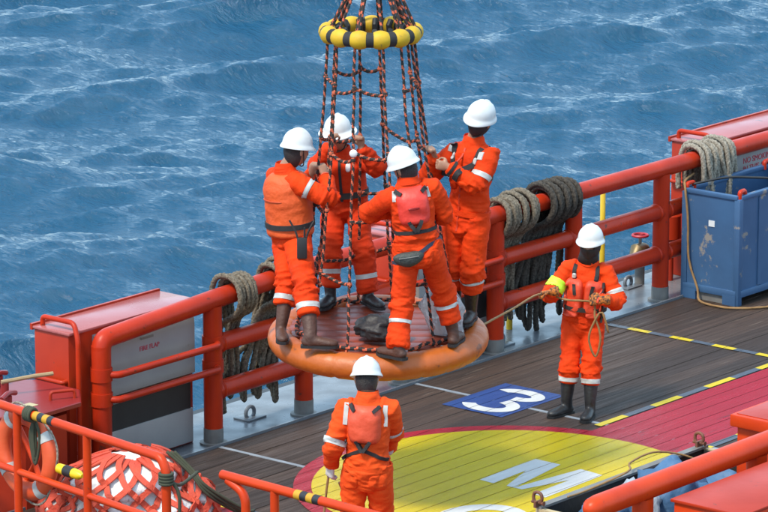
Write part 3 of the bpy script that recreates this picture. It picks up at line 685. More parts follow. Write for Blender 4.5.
MB().box(bx0+.01,bx0+.02,by0+.13,by1-.13,.0,.085).build('skid', BARE(), bn, smooth=False)
MB().box(bx0-.018,bx0+.02,by0+.02,by0+.17,.0,.1).build('foot', BLUE(), bn, smooth=False); MB().box(bx0-.018,bx0+.02,by1-.17,by1-.02,.0,.1).build('foot', BLUE(), bn, smooth=False)
for x in (bx0+.35,bx0+.75,bx0+1.15): MB().box(x-.03,x+.03,by0-.012,by0+.001,bz0+.06,bz1-.04).build('stiffener', BLUE(), bn, smooth=False)
MB().obox((bx0-.003,-.18,.78),Vector((0,1,0)),ZV,Vector((1,0,0)),.035,.03,.003).build('sticker', mat('white_scrap_label', (.6,.62,.62)), bn, smooth=False)
tag(MB().tube(smooth_path([(5.1,.27,1.16),(4.86,.2,1.14),(4.75,.12,1.08),(4.745,.08,.8),(4.745,.06,.4),(4.74,-.05,.12),(4.7,-.1,.02),(4.62,-.3,.016),(4.66,-.55,.016),(4.95,-.78,.016),(5.4,-.85,.016),(5.75,-.6,.016)],.03), .011, 8, lobes=3, pitch=.08).build('bin_line', TAN(), ang=None), 'thin brown line hanging down the blue bin and onto the deck', 'rope')
tag(MB().tube(smooth_path([(4.86,.1,1.12),(5.1,-.1,1.17),(5.3,-.25,1.16),(5.5,-.45,1.13),(5.6,-.53,1.0),(5.62,-.54,.5),(5.7,-.6,.02)],.04), .012, 8).build('lashing_wire', VOID(), ang=None), 'thin dark lashing line slung across the top of the blue bin', 'rope')

# fittings on the gutter outside the rail
yp = on_y(603,190,.62); tag(MB().tube([(yp.x,.62,-.03),(yp.x,.62,.6),(yp.x,.62,yp.z-.02),(yp.x,.62,yp.z)], [.026,.026,.026,.01], 12).build('yellow_pole', mat('yellow_pole_paint', (.7,.48,.02), (.6,.4,.02), .45, 8, .5)), 'slim yellow pole standing behind the rail above the deck worker', 'pole', 'yellow poles')
yp = on_y(510,240,.75); tag(MB().tube([(yp.x,.75,-.03),(yp.x,.75,.6),(yp.x,.75,1.1),(yp.x,.75,1.12)], [.03,.03,.03,.01], 12).build('yellow_pole', mat('yellow_pole_paint', (.7,.48,.02))), 'slim yellow pole half hidden by the dark rope coils', 'pole', 'yellow poles')
vp = on_y(640,250,.85); vv = thing('valve', (vp.x,.85,-.03), 'small brass valve with red handwheel behind the rail', 'valve')
MB().tube([(vp.x,.85,-.03),(vp.x,.85,vp.z-.02)], .05, 12).build('stand_pipe', BARE(), vv)
MB().tube([(vp.x-.16,.85,vp.z-.08),(vp.x-.1,.85,vp.z-.06),(vp.x-.05,.85,vp.z),(vp.x+.05,.85,vp.z),(vp.x+.1,.85,vp.z)], [.05,.055,.08,.07,.05], 12).build('valve_body', mat('dull_brass', (.2,.14,.06), (.13,.1,.06), .45, 20, .5, metal=.6), vv)
MB().tube([(vp.x,.85,vp.z),(vp.x,.85,vp.z+.14)], .016, 8).build('stem', BARE(), vv)
MB().tube([(vp.x+.075*math.cos(k*math.pi/10),.85+.075*math.sin(k*math.pi/10),vp.z+.15) for k in range(20)], .014, 8, closed=True).tube([(vp.x-.07,.85,vp.z+.15),(vp.x+.07,.85,vp.z+.15)],.01,6).build('handwheel', mat('red_wheel_paint', (.4,.02,.03)), vv)
for i,(px_,py_) in enumerate(((628,287),(500,345),(250,418))):
    p = on_z(px_,py_,-.03); g = thing('pad_eye', p, ['steel pad eye on the gutter beside the deck worker','steel pad eye on the gutter under the dark rope coil','steel pad eye on the gutter under the left rope coils'][i], 'pad eye', 'pad eyes on the gutter')
    MB().obox(p+ZV*.008, Vector((1,0,0)), Vector((0,1,0)), ZV, .12,.09,.008,bev=.004).build('base_plate', STEEL(), g)
    MB().tube([p+Vector((.055*math.cos(k*math.pi/10),0,.05+.055*math.sin(k*math.pi/10))) for k in range(20)], .018, 8, closed=True).build('eye', STEEL(), g)
fp = on_y(671,225,.7); tag(MB().tube([(fp.x,.7,fp.z-.16),(fp.x,.7,fp.z-.13),(fp.x,.7,fp.z+.1),(fp.x,.7,fp.z+.16)], [.06,.1,.1,.04], 14).tube([(fp.x,.7,-.03),(fp.x,.7,fp.z-.15)],.03,10).build('vent_pipe', REDBOX()), 'small orange capped vent pipe between the rail and the blue bin', 'vent')

# ------------------------------------------------------------------ near side: rail, housing, box, skip
NY = -5.76
nr = thing('near_rail', (-2,NY,-.03), 'thick orange tube rail crossing the lower right corner', 'railing')
MB().tube([(-4.73,NY,1.215),(-4.71,NY,1.215),(-4.67,NY,1.215),(-4.6,NY,1.215),(-2,NY,1.215),(4,NY,1.215)], [.02,.05,.076,.085,.085,.085], 20).build('top_rail', ORANGE2(), nr)
for x in (-4.05,-2.6,-1.2,.3,1.8): MB().tube([(x,NY,-.03),(x,NY,1.15)], .078, 18).build('post', ORANGE2(), nr)
for a, b in ((-4.05,-2.6),(-2.6,-1.2),(-1.2,.3),(.3,1.8)):
    for z in (.44,.86): MB().tube([(a,NY,z),(b,NY,z)], .07, 14).build('middle_rail', ORANGE2(), nr)
nh = thing('vent_housing', (-2.6,-6.35,-.03), 'orange housing with flat pale top outside the near rail, bottom right corner', 'housing')
MB().box(-4.0,-.8,-6.6,-6.0,-.03,1.155,bev=.008).build('casing', ORANGE2(), nh)
MB().box(-4.02,-.78,-6.62,-5.98,1.155,1.18,bev=.006).build('top_plate', REDBOX(), nh)
b2 = thing('deck_box', (-.4,-5.1,0), 'bright orange deck box with pale flat lid behind the near rail', 'box')
MB().box(-1.32,.5,-5.5,-4.7,0,.93,bev=.01).build('body', ORANGE2(), b2)
MB().box(-1.37,.55,-5.54,-4.66,.90,1.0,bev=.012).build('lid', ORANGE2(), b2)
MB().box(-1.33,.51,-5.5,-4.7,.999,1.006,bev=.002).build('lid_top', REDBOX(), b2)
sk = thing('open_skip', (-2.1,-4.7,0), 'open topped wooden cargo skip with black inside and blue bundles', 'skip')
sx0, sx1, sy0, sy1, sh = -3.21, -1.0, -5.3, -4.15, .56
OUT = mat('cream_worn_plywood', (.5,.4,.22), (.4,.3,.16), .6, 5, .6, wear=(.25,.16,.09), wthr=.66, wscale=8, bump=.2, bscale=25); INS = mat('black_coated_inside', (.02,.017,.016), (.035,.03,.027), .5, 5, .6, bump=.3, bscale=14)
for nm_, bb in (('end_wall',(sx0,sx0+.045,sy0,sy1)),('end_wall',(sx1-.045,sx1,sy0,sy1)),('side_wall',(sx0+.045,sx1-.045,sy1-.04,sy1)),('side_wall',(sx0+.045,sx1-.045,sy0,sy0+.04))):
    MB().box(*bb,.0,sh).build(nm_, OUT if nm_ == 'end_wall' else INS, sk, smooth=False)
MB().box(sx0+.046,sx0+.06,sy0+.045,sy1-.045,.02,sh-.01).build('lining', INS, sk, smooth=False); MB().box(sx1-.06,sx1-.046,sy0+.045,sy1-.045,.02,sh-.01).build('lining', INS, sk, smooth=False)
MB().box(sx0+.045,sx1-.045,sy0+.04,sy1-.04,.01,.05).build('floor_board', INS, sk, smooth=False)
MB().box(sx0,sx1,sy1-.055,sy1+.012,sh,sh+.02).build('rim', BARE(), sk, smooth=False); MB().box(sx0,sx1,sy0-.012,sy0+.055,sh,sh+.02).build('rim', BARE(), sk, smooth=False)
BTM = mat('blue_wrapped_cloth', (.07,.17,.31), (.03,.08,.17), .6, 5, .6, bump=.5, bscale=16); BTL = mat('pale_grey_cloth', (.4,.44,.48), (.25,.29,.34), .65, 5, .6, bump=.5, bscale=16)
lb_ = ['blue cloth bundle at the near end inside the open skip','large blue cloth bundle in the middle of the open skip','pale grey cloth bundle between the blue ones in the skip','blue cloth bundle at the far end of the open skip']
for i,(x,y,z,a,b,c_,m_) in enumerate(((-2.85,-4.58,.38,.26,.24,.26,BTM),(-1.98,-4.56,.4,.3,.28,.3,BTM),(-2.42,-4.5,.42,.18,.2,.22,BTL),(-1.45,-4.7,.28,.22,.26,.24,BTM))):
    tag(blob('cloth_bundle', Vector((x,y,z)), Vector((a,0,0)), Vector((0,b,0)), ZV*c_, .3, 1.9, m_, seed=i+11), lb_[i], 'bundle', 'bundles in the open skip')
def shackle(p, label, ax):
    t = thing('shackle', p, label, 'shackle', 'shackles on the open skip'); ay = ZV.cross(ax)
    MB().obox(p+ZV*.02, ax, ay, ZV, .04,.01,.025).build('lug', RUST(), t, smooth=False)
    MB().tube(fillet([p+ZV*.03-ay*.028, p+ZV*.06-ay*.042, p+ZV*.1-ay*.036, p+ZV*.115, p+ZV*.1+ay*.036, p+ZV*.06+ay*.042, p+ZV*.03+ay*.028],.02), .013, 10).build('bow', RUST(), t)
    MB().tube([p+ZV*.03-ay*.06, p+ZV*.03-ay*.045, p+ZV*.03+ay*.055], [.02,.013,.013], 10).build('pin', RUST(), t)
shackle(Vector((sx0+.0,sy1-.02,sh+.02)), 'rusty shackle on the left corner of the open skip', Vector((1,0,0)))
shackle(Vector((sx1-.08,sy1-.02,sh+.02)), 'rusty shackle on the far corner of the open skip', Vector((1,0,0)))
tag(MB().tube(smooth_path([(-3.0,-4.3,.63),(-2.7,-4.25,.6),(-2.3,-4.35,.68),(-2.0,-4.16,.65),(-1.6,-4.12,.64),(-1.3,-4.25,.55),(-1.15,-4.5,.4),(-1.3,-4.9,.4)],.03), .008, 8, lobes=3, pitch=.06).build('skip_line', TAN(), ang=None), 'thin brown rope trailing over the edge of the open skip', 'rope')

# ------------------------------------------------------------------ people
def perp(v, t): return (v-t*v.dot(t)).normalized()
def limb(mb, secs, ref, n=16):
    """secs: (point, rx, ry); ref gives the direction of rx."""
    P = [Vector(s[0]) for s in secs]; rr = []; k = len(P)
    for i in range(k):
        t = (P[min(i+1,k-1)]-P[max(i-1,0)]).normalized(); u = perp(Vector(ref), t); w = t.cross(u)
        rr.append([P[i]+u*(secs[i][1]*math.cos(2*math.pi*j/n))+w*(secs[i][2]*math.sin(2*math.pi*j/n)) for j in range(n)])
    mb.rings(rr)
def ik(a, b, l1, l2, pole):
    a, b = Vector(a), Vector(b); d = b-a; L = d.length; t = d/L; L2 = min(L, (l1+l2)*.995)
    b = a+t*L2; x = (l1*l1-l2*l2+L2*L2)/(2*L2); h = math.sqrt(max(l1*l1-x*x, 1e-5))
    return a+t*x+perp(Vector(pole)-a-t*x*0, t)*h, b
def lerp_secs(a, b, radii):
    return [(a.lerp(b, t), r1, r2) for t, r1, r2 in radii]
def hand_mesh(mb, wrist, d, n, thumb, curl, k=1.0):
    """d along the palm, n out of the palm (fingers curl to it), thumb towards the thumb side."""
    d = d.normalized(); n = perp(n, d); th = perp(perp(thumb, d), n)
    limb(mb, [(wrist-d*.05,.028*k,.022*k),(wrist,.029*k,.02*k),(wrist+d*.03,.037*k,.017*k),(wrist+d*.065,.041*k,.016*k),(wrist+d*.092,.038*k,.013*k)], th, 14)
    for i, (off, L) in enumerate(((.031,.070),(.0105,.078),(-.0105,.073),(-.031,.058))):
        p = wrist+d*.082+th*off*k; dd = d.copy(); pts = [p-d*.02]; seg = [L*.45,L*.32,L*.26]
        for s_ in range(3):
            ang = R(curl*(.75 if s_ == 0 else 1.0)+3*i); rot = Matrix.Rotation(ang, 3, d.cross(n)); dd = rot @ dd; pts.append(pts[-1]+dd*seg[s_]+(d*.02 if s_ == 0 else d*0))
        mb.tube(smooth_path(pts,.012), [.0098*k]*1 and [.0098*k*(1-.22*q/40) for q in range(len(smooth_path(pts,.012)))], 8)
    b = wrist+d*.022+th*.028*k; q = [b-th*.01, b+th*.026+d*.018+n*.012, b+th*.028+d*.046+n*.03, b+th*.012+d*.064+n*.045*(curl/60)+n*.01]
    P = smooth_path(q,.012); mb.tube(P, [.0125*k*(1-.25*i/len(P)) for i in range(len(P))], 8)
def head_point(x, y, z, k=1.0):
    """unit sphere direction -> head surface in head axes (right, front, up)."""
    X, Y, Z_ = x*.079, y*.098, z*.122
    jaw = max(0, -z); fr = max(0, y)
    X *= 1-.28*jaw*jaw*(.5+fr*.5); Y *= 1-.16*jaw*(1-fr)
    if z < 0 and y > 0: Y += .012*jaw*fr
    g = lambda cx, cz, s: math.exp(-(((X-cx)/s)**2+((Z_-cz)/s)**2))
    if y > 0:
        Y += .024*math.exp(-(X/.011)**2)*max(0, min(1, (.028-Z_)/.05))*(1 if Z_ > -.028 else math.exp(-((Z_+.028)/.008)**2))
        Y -= .010*(g(.031,.012,.016)+g(-.031,.012,.016)); Y += .005*(g(.03,.034,.02)+g(-.03,.034,.02))
        Y += .006*math.exp(-(X/.022)**2-((Z_+.052)/.009)**2); Y -= .004*math.exp(-(X/.024)**2-((Z_+.058)/.004)**2); Y += .008*math.exp(-(X/.02)**2-((Z_+.095)/.018)**2)
    return X*k, Y*k, Z_*k
def sphere_dirs(nu, nv):
    out = []
    for i in range(nv+1):
        p = math.pi*i/nv
        out.append([(math.sin(p)*math.cos(2*math.pi*j/nu), math.sin(p)*math.sin(2*math.pi*j/nu), -math.cos(p)) for j in range(nu)])
    return out
def head_shell(mb, fr, k, keep=None, nu=40, nv=32, push=0.0):
    c, rx, fy, uz = fr; D = sphere_dirs(nu, nv); vs_ = []; fs = []
    for r_ in D:
        for d in r_:
            h = head_point(*d); h = [h[0]*k+d[0]*push, h[1]*k+d[1]*push, h[2]*k+d[2]*push]; vs_.append(c+rx*h[0]+fy*h[1]+uz*h[2])
    for i in range(nv):
        for j in range(nu):
            if keep is None or keep(*[(D[i][j][q]+D[i+1][(j+1) % nu][q])/2 for q in range(3)]):
                f = (i*nu+j, i*nu+(j+1) % nu, (i+1)*nu+(j+1) % nu, (i+1)*nu+j); f = tuple(dict.fromkeys(f)); fs.append(f)
    mb.add(vs_, fs)
def helmet(parent, fr, brim=.014, peak=.034, material=None, tilt=0):
    c, rx, fy, uz = fr; mb = MB(); rr = []; n = 56
    o = c+uz*.064
    A, B_, Hh = .111, .126, .118
    prof = [(.04,1.0),(.2,.975),(.4,.905),(.58,.80),(.74,.66),(.86,.5),(.94,.32),(.985,.14),(1.0,0.0),(1.02,-.05)]
    for q, (r_, h) in enumerate(prof):
        rg = []
        for j in range(n):
            a = 2*math.pi*j/n; x, y = math.cos(a)*A*r_, math.sin(a)*B_*r_
            z = h*Hh
            z += .011*math.exp(-(x/.014)**2)*(1-r_**6)+.006*(math.exp(-((abs(x)-.045)/.012)**2))*(1-r_**4)
            rg.append(o+rx*x+fy*y+uz*z)
        rr.append(rg)
    for e, dz in ((.45,-.006),(1.0,-.014),(1.0,-.019),(.4,-.013),(-.1,-.012)):
        rg = []
        for j in range(n):
            a = 2*math.pi*j/n; fwd = max(0, math.sin(a))**3; w = (brim+(peak-brim)*fwd)*e
            rg.append(o+rx*(math.cos(a)*(A*1.02+w))+fy*(math.sin(a)*(B_*1.02+w))+uz*(dz*1.6-.008-.012*fwd*e))
        rr.append(rg)
    for h in (.0,.45,.8,.99):
        s_ = math.sqrt(1-h*h)*.95+.01; rr.append([o+rx*(math.cos(2*math.pi*j/n)*A*s_)+fy*(math.sin(2*math.pi*j/n)*B_*s_)+uz*(h*Hh*.95-.004) for j in range(n)])
    return mb.rings(rr).build('helmet', material or WHITE(), parent, ang=50)

def helmet_bits(ho, fr):
    c, rx, fy, uz = fr
    for sx in (-1,1):
        pts = [c+rx*.088*sx+fy*.01+uz*.02, c+rx*.079*sx+fy*.028-uz*.04, c+rx*.05*sx+fy*.05-uz*.1, c+fy*.062-uz*.122]
        MB().tube(smooth_path(pts,.012), .005, 6).build('chin_strap', BLACK(), ho)
class Person: pass
def nearest_bone(co, bones):
    best = None
    A = np.array([b[1] for b in bones]); B_ = np.array([b[2] for b in bones]); D = B_-A; LL = (D**2).sum(1)
    T = np.clip(((co[:,None,:]-A[None])*D[None]).sum(2)/LL[None],0,1); Q = A[None]+T[...,None]*D[None]; d = np.linalg.norm(co[:,None,:]-Q,axis=2)
    d = d-np.array([b[3] for b in bones])[None]
    i = d.argmin(1); return i, T[np.arange(len(co)),i], d.min(1)

def person(label, ground, J, k=1.0, cloth=None, boots=None, hem=(.22,.22), brim=(.014,.034), seed=0, group=None, face_dir=None, head_roll=0, skin_hands=True, glove=None, belly=1.0):
    """J: world points pelvis, chest (between the shoulders), rs, ls, head, rh/lh targets with elbows re/le, feet ra/la with toe directions, knees rk/lk."""
    p = Person(); g = Vector(ground); p.root = thing('person', g, label, 'person', group or 'workers in orange coveralls'); p.J = J
    up = (J['chest']-J['pelvis']).normalized(); rgt = perp(J['rs']-J['ls'], up); fr = up.cross(rgt).normalized(); p.up, p.rgt, p.fr = up, rgt, fr
    hr = perp(J.get('hipdir', rgt), up); hw = .095*k
    rhip, lhip = J['pelvis']+hr*hw-up*.02, J['pelvis']-hr*hw-up*.02
    re, rw = ik(J['rs'], J['rh'], .295*k, .26*k, J['re']); le, lw = ik(J['ls'], J['lh'], .295*k, .26*k, J['le'])
    rank, lank = J['ra'], J['la']
    fs = []
    for h_, a_ in ((rhip,rank),(lhip,lank)): fs.append(max(.84, min(1.03, 1.015*(h_-a_).length/(.84*k))))
    rk, rank2 = ik(rhip, rank, .43*k*fs[0], .41*k*fs[0], J['rk']); lk_, lank2 = ik(lhip, lank, .43*k*fs[1], .41*k*fs[1], J['lk'])
    p.b = dict(torso=(J['pelvis'],J['chest']), rua=(J['rs'],re), rfa=(re,rw), lua=(J['ls'],le), lfa=(le,lw), rth=(rhip,rk), rsh=(rk,rank2), lth=(lhip,lk_), lsh=(lk_,lank2))
    # head frame
    hc = J['head']; hf = (face_dir or fr).normalized(); hu = perp(up*.35+ZV*.65, hf); hx = hf.cross(hu)
    if head_roll:
        q = Matrix.Rotation(R(head_roll), 3, hf); hu = q @ hu; hx = q @ hx
    p.hf = (hc, hx, hf, hu)
    # --- body (skin)
    mb = MB(); head_shell(mb, p.hf, 1.0)
    for s_ in (1,-1):
        c = hc+hx*(.079*s_)-hf*.005-hu*.005
        limb(mb, [(c-hu*.03,.006,.01),(c-hu*.012+hx*.006*s_,.009,.015),(c+hu*.012+hx*.009*s_,.009,.018),(c+hu*.03+hx*.004*s_,.006,.012)], hx, 8)
    nb_ = J['chest']+up*.05
    limb(mb, [(nb_-up*.06,.075,.065),(nb_+up*.0,.062,.058),(nb_.lerp(hc,.45),.054,.056),(hc-hu*.05-hf*.012,.054,.058),(hc-hu*.0-hf*.012,.05,.055)], rgt, 14)
    Lt = (J['chest']-J['pelvis']).length
    limb(mb, [(J['pelvis']+up*Lt*t, a*k, b*k) for t, a, b in ((-.16,.10,.07),(0,.145,.1),(.3,.13,.09),(.7,.145,.1),(.95,.12,.085),(1.08,.06,.06))], rgt)
    for a, b, c in ((J['rs'],re,rw),(J['ls'],le,lw)):
        limb(mb, lerp_secs(a,b,((0,.05,.05),(.5,.048,.048),(1,.04,.04)))+lerp_secs(b,c,((.3,.043,.043),(1,.026,.03))), rgt, 12)
    for a, b, c in ((rhip,rk,rank2),(lhip,lk_,lank2)):
        limb(mb, lerp_secs(a,b,((0,.075,.075),(.5,.07,.07),(1,.052,.052)))+lerp_secs(b,c,((.3,.055,.055),(1,.038,.038))), rgt, 12)
        limb(mb, [(c+ZV*.02,.03,.03),(c-ZV*.04,.03,.03)], rgt, 8)
    gl = []
    for w, e, nn, th, cu in ((rw,re,J['rn'],J['rt'],J.get('rc',62)),(lw,le,J['ln'],J['lt'],J.get('lc',62))):
        d = J['rd'] if w is rw and 'rd' in J else J['ld'] if w is lw and 'ld' in J else (w-e)
        hand_mesh(mb, w, d, nn, th, cu, k); gl.append((w,d,nn,th,cu,e))
    me = to_remeshed(mb.mesh('body', [SKIN()]), .0075, 2); me.materials.clear(); me.materials.append(SKIN()); p.body = link('body', me, p.root)
    for s_ in (1,-1):
        c = hc+hx*(.031*s_)+hf*.083+hu*.0125; e = MB()
        D = sphere_dirs(12,8); e.rings([[c+(hx*d[0]+hf*d[1]+hu*d[2])*.0125 for d in r_] for r_ in D], cap=False)
        eo = e.build('eye', mat('eye_white', (.6,.58,.55), rough=.25), p.root)
        e = MB(); c2 = c+hf*.0075; e.rings([[c2+(hx*d[0]+hf*d[1]*.9+hu*d[2])*.0065 for d in r_] for r_ in D], cap=False); e.build('iris', VOID(), eo)
    if glove:
        for w,d,nn,th,cu,e in gl:
            mb = MB(); hand_mesh(mb, w, d, nn, th, cu, k*1.22); limb(mb, [(w-d.normalized()*.07,.05,.045),(w-d.normalized()*.03,.046,.04),(w+d.normalized()*.01,.04,.03)], th, 12)
            me = to_remeshed(mb.mesh('glove', [glove]), .008, 2); me.materials.clear(); me.materials.append(glove); link('glove', me, p.root)
    # --- coverall
    cl = cloth or CLOTH(); mb = MB()
    limb(mb, [(J['pelvis']+up*Lt*t-fr*.005, a*k, b*k*belly) for t, a, b in ((-.22,.1,.095),(-.12,.158,.125),(.02,.172,.134),(.2,.16,.125),(.4,.158,.122),(.62,.172,.13),(.8,.178,.128),(.93,.155,.115),(1.02,.105,.09),(1.09,.078,.078),(1.125,.072,.075))], rgt, 24)
    for s0, e0, w0, in_ in ((J['rs'],re,rw,-1),(J['ls'],le,lw,1)):
        a = J['chest'].lerp(s0,.62)-up*.01
        limb(mb, [(a,.078*k,.078*k)]+lerp_secs(s0,e0,((0,.08*k,.08*k),(.25,.08*k,.078*k),(.6,.076*k,.072*k),(.9,.07*k,.068*k)))+lerp_secs(e0,w0,((.08,.07*k,.068*k),(.35,.068*k,.064*k),(.7,.06*k,.056*k),(.9,.05*k,.047*k),(.97,.046*k,.043*k))), rgt, 18)
    for (h0, k0, a0, hm) in ((rhip,rk,rank2,hem[0]),(lhip,lk_,lank2,hem[1])):
        p.te = getattr(p,'te',[]); tot = (k0-a0).length; te = max(.2, min(.96, 1-(hm-.085)/tot)); p.te.append(te)
        limb(mb, [(h0+up*.1,.1*k,.11*k)]+lerp_secs(h0,k0,((0,.106*k,.112*k),(.25,.102*k,.106*k),(.6,.092*k,.095*k),(.92,.083*k,.086*k)))+lerp_secs(k0,a0,((.08,.088*k,.09*k),(te*.35,.086*k,.088*k),(te*.7,.084*k,.086*k),(te*.93,.086*k,.088*k),(te,.084*k,.086*k))), rgt, 18)
    me = to_remeshed(mb.mesh('coverall', [cl]), .0095, 3)
    # folds: ridged noise squeezed along each limb, stronger at the bends
    co = np.empty(len(me.vertices)*3, dtype=np.float32); me.vertices.foreach_get('co', co); co = co.reshape(-1,3); nv = np.empty_like(co.ravel()); me.vertices.foreach_get('normal', nv); nv = nv.reshape(-1,3)
    rad = dict(torso=.14,rua=.08,lua=.08,rfa=.06,lfa=.06,rth=.1,lth=.1,rsh=.085,lsh=.085)
    names = list(p.b); bones = [(n_, np.array(p.b[n_][0]), np.array(p.b[n_][1]), rad[n_]) for n_ in names]
    bi, bt, _ = nearest_bone(co, bones); out = co.copy()
    for i in range(len(co)):
        n_ = names[bi[i]]; a, b = p.b[n_]; ax = (b-a).normalized(); v = Vector(co[i]); al = (v-a).dot(ax); pe = v-a-ax*al; t = bt[i]
        bend = math.exp(-((1-t)/.22)**2) if n_ in ('rua','lua','rth','lth') else math.exp(-(t/.22)**2) if n_ in ('rfa','lfa','rsh','lsh') else .35+.8*math.exp(-((t-.12)/.16)**2)
        end = math.exp(-((1-t)/.25)**2) if n_ in ('rsh','lsh','rfa','lfa') else 0
        skew = pe.x*.6+pe.y*.5
        q = Vector((pe.x*5, pe.y*5, (al+skew*.7)*(15 if n_ != 'torso' else 10)+bi[i]*7.7+seed*13.1))
        f1 = 1-2*abs(noise.noise(q)); q2 = Vector((pe.x*11+3, pe.y*11, (al-skew)*22+bi[i]*3.1+seed)); f2 = 1-2*abs(noise.noise(q2)); f3 = noise.noise(v*7+Vector((seed*5,0,0)))
        f4 = 1-2*abs(noise.noise(Vector((pe.x*9+al*9, pe.y*9-al*6, al*34+bi[i]*5.3+seed*2))))
        amp = .0075+.016*bend+.011*end
        out[i] = co[i]+nv[i]*(amp*(f1-.25)+.55*amp*(f2-.25)+.3*amp*(f4-.25)+.009*f3)
    me.vertices.foreach_set('co', out.ravel()); me.update(); me.materials.clear(); me.materials.append(cl)
    me.polygons.foreach_set('use_smooth', [True]*len(me.polygons))
    p.cov = link('coverall', me, p.root); p.names = names; p.bones = bones
    bm = bmesh.new(); bm.from_mesh(me); p.bvh = BVHTree.FromBMesh(bm); bm.free()
    # --- boots
    bt_m = boots or BOOTB()
    for ank, td, hm in ((rank2,J['rtoe'],hem[0]),(lank2,J['ltoe'],hem[1])):
        td = Vector((td.x,td.y,0)).normalized(); sd_ = td.cross(ZV); kn = rk if ank is rank2 else lk_; so = ank-ZV*.085
        sh_ = (kn-ank).normalized(); mb = MB()
        limb(mb, [(so+ZV*.02-td*.015,.042,.05),(so+ZV*.08-td*.012,.045,.053),(ank+sh_*.06,.05,.055),(ank+sh_*.14,.058,.062),(ank+sh_*.21,.064,.066)], sd_, 16)
        limb(mb, [(so+ZV*.035-td*.075,.022,.02),(so+ZV*.042-td*.06,.038,.037),(so+ZV*.05-td*.01,.043,.047),(so+ZV*.048+td*.06,.045,.045),(so+ZV*.042+td*.12,.052,.038),(so+ZV*.038+td*.17,.05,.034),(so+ZV*.034+td*.2,.036,.028),(so+ZV*.03+td*.215,.015,.014)], sd_, 16)
        me = to_remeshed(mb.mesh('boot', [bt_m]), .011, 2); me.materials.clear(); me.materials.append(bt_m); bo = link('boot', me, p.root)
        prof = [(-.085,.018),(-.078,.034),(-.03,.041),(.03,.038),(.09,.05),(.15,.055),(.195,.045),(.222,.018)]
        o_ = [so+td*a+sd_*b for a, b in prof]+[so+td*a-sd_*b for a, b in prof[::-1]]
        MB().rings([[q+ZV*z for q in o_] for z in (0,.022)]).build('sole', VOID(), bo, smooth=False)
    cm = MB(); cb = J['chest']+up*.045; rr = []
    for t_, r_ in ((-.012,.094),(.02,.083),(.045,.079),(.052,.074),(.04,.07),(.01,.07)):
        rr.append([cb+up*t_*1.0+rgt*(math.cos(2*math.pi*j/24)*r_*1.04)+fr*(math.sin(2*math.pi*j/24)*r_-.004+.012*t_*10)-up*(.03*max(0,math.sin(2*math.pi*j/24))**3) for j in range(24)])
    cm.rings(rr, cap=False).build('collar', cl, p.root, ang=60)
    helmet_bits(helmet(p.root, p.hf, *brim), p.hf)
    return p

def band(p, bone, t0, t1, off=.004, material=None, name='reflective_band', skew=0):
    me = p.cov.data; a, b = p.b[bone]; ax = (b-a).normalized(); L = (b-a).length
    co = np.empty(len(me.vertices)*3, dtype=np.float32); me.vertices.foreach_get('co', co); co = co.reshape(-1,3)
    bi, bt, dd = nearest_bone(co, p.bones); ok = (bi == p.names.index(bone)) & (np.abs(dd) < .032)
    bm = bmesh.new(); bm.from_mesh(me); bm.verts.ensure_lookup_table()
    bmesh.ops.delete(bm, geom=[v for v in bm.verts if not ok[v.index]], context='VERTS')
    nrm = (ax+p.rgt*skew).normalized()
    for t, fl in ((t0,-1),(t1,1)):
        bmesh.ops.bisect_plane(bm, geom=bm.verts[:]+bm.edges[:]+bm.faces[:], plane_co=a+ax*L*t, plane_no=nrm*fl, clear_outer=True)
    bm.normal_update()
    for v in bm.verts: v.co += v.normal*off
    m2 = bpy.data.meshes.new(name); bm.to_mesh(m2); bm.free()
    if not len(m2.polygons): return None
    m2.materials.clear(); m2.materials.append(material or TAPE()); m2.polygons.foreach_set('use_smooth', [True]*len(m2.polygons))
    return link(name, m2, p.root)
def shin_bands(p, up_=.1):
    for i, b in enumerate(('rsh','lsh')): band(p, b, p.te[i]-up_-.11, p.te[i]-up_)
def cast(p, x, t, side, bvh=None):
    """project a point of the torso plane onto the clothed torso; x across (person's right), t along the spine."""
    a, b = p.b['torso']; c = a.lerp(b, t)+p.rgt*x; o_ = c+p.fr*(side*.6)
    h = (bvh or p.bvh).ray_cast(o_, -p.fr*side, .62)
    return (h[0], h[1]) if h[0] is not None else (c+p.fr*side*.1, p.fr*side)
def pad(p, side, cx, ct, w, h, th, material, name='float_pad', parent=None, pw_=3.2, n=14, bvh=None):
    L = (p.b['torso'][1]-p.b['torso'][0]).length; top = []; bot = []
    for i in range(n+1):
        for j in range(n+1):
            u, v = -1+2*j/n, -1+2*i/n
            m = max(abs(u),abs(v)); l = (abs(u)**pw_+abs(v)**pw_)**(1/pw_); s_ = m/l if l > 1e-6 else 1
            U, V_ = u*s_, v*s_; hit, nn = cast(p, cx+U*w/2, ct+V_*h/2/L, side, bvh)
            e = max(0, 1-max(m,0)**6); top.append(hit+p.fr*side*(.004+th*e**.5)); bot.append(hit-p.fr*side*.012)
    N = n+1; fs = []
    for i in range(n):
        for j in range(n):
            q = (i*N+j, i*N+j+1, (i+1)*N+j+1, (i+1)*N+j); fs.append(q if side < 0 else q[::-1]); q2 = tuple(x+N*N for x in q); fs.append(q2[::-1] if side < 0 else q2)
    rim = [j for j in range(N)]+[i*N+n for i in range(1,N)]+[n*N+j for j in range(n-1,-1,-1)]+[i*N for i in range(n-1,0,-1)]
    for a_, b_ in zip(rim, rim[1:]+rim[:1]): fs.append((a_, a_+N*N, b_+N*N, b_) if side < 0 else (b_, b_+N*N, a_+N*N, a_))
    return MB().add(top+bot, fs).build(name, material, parent or p.root, ang=None)
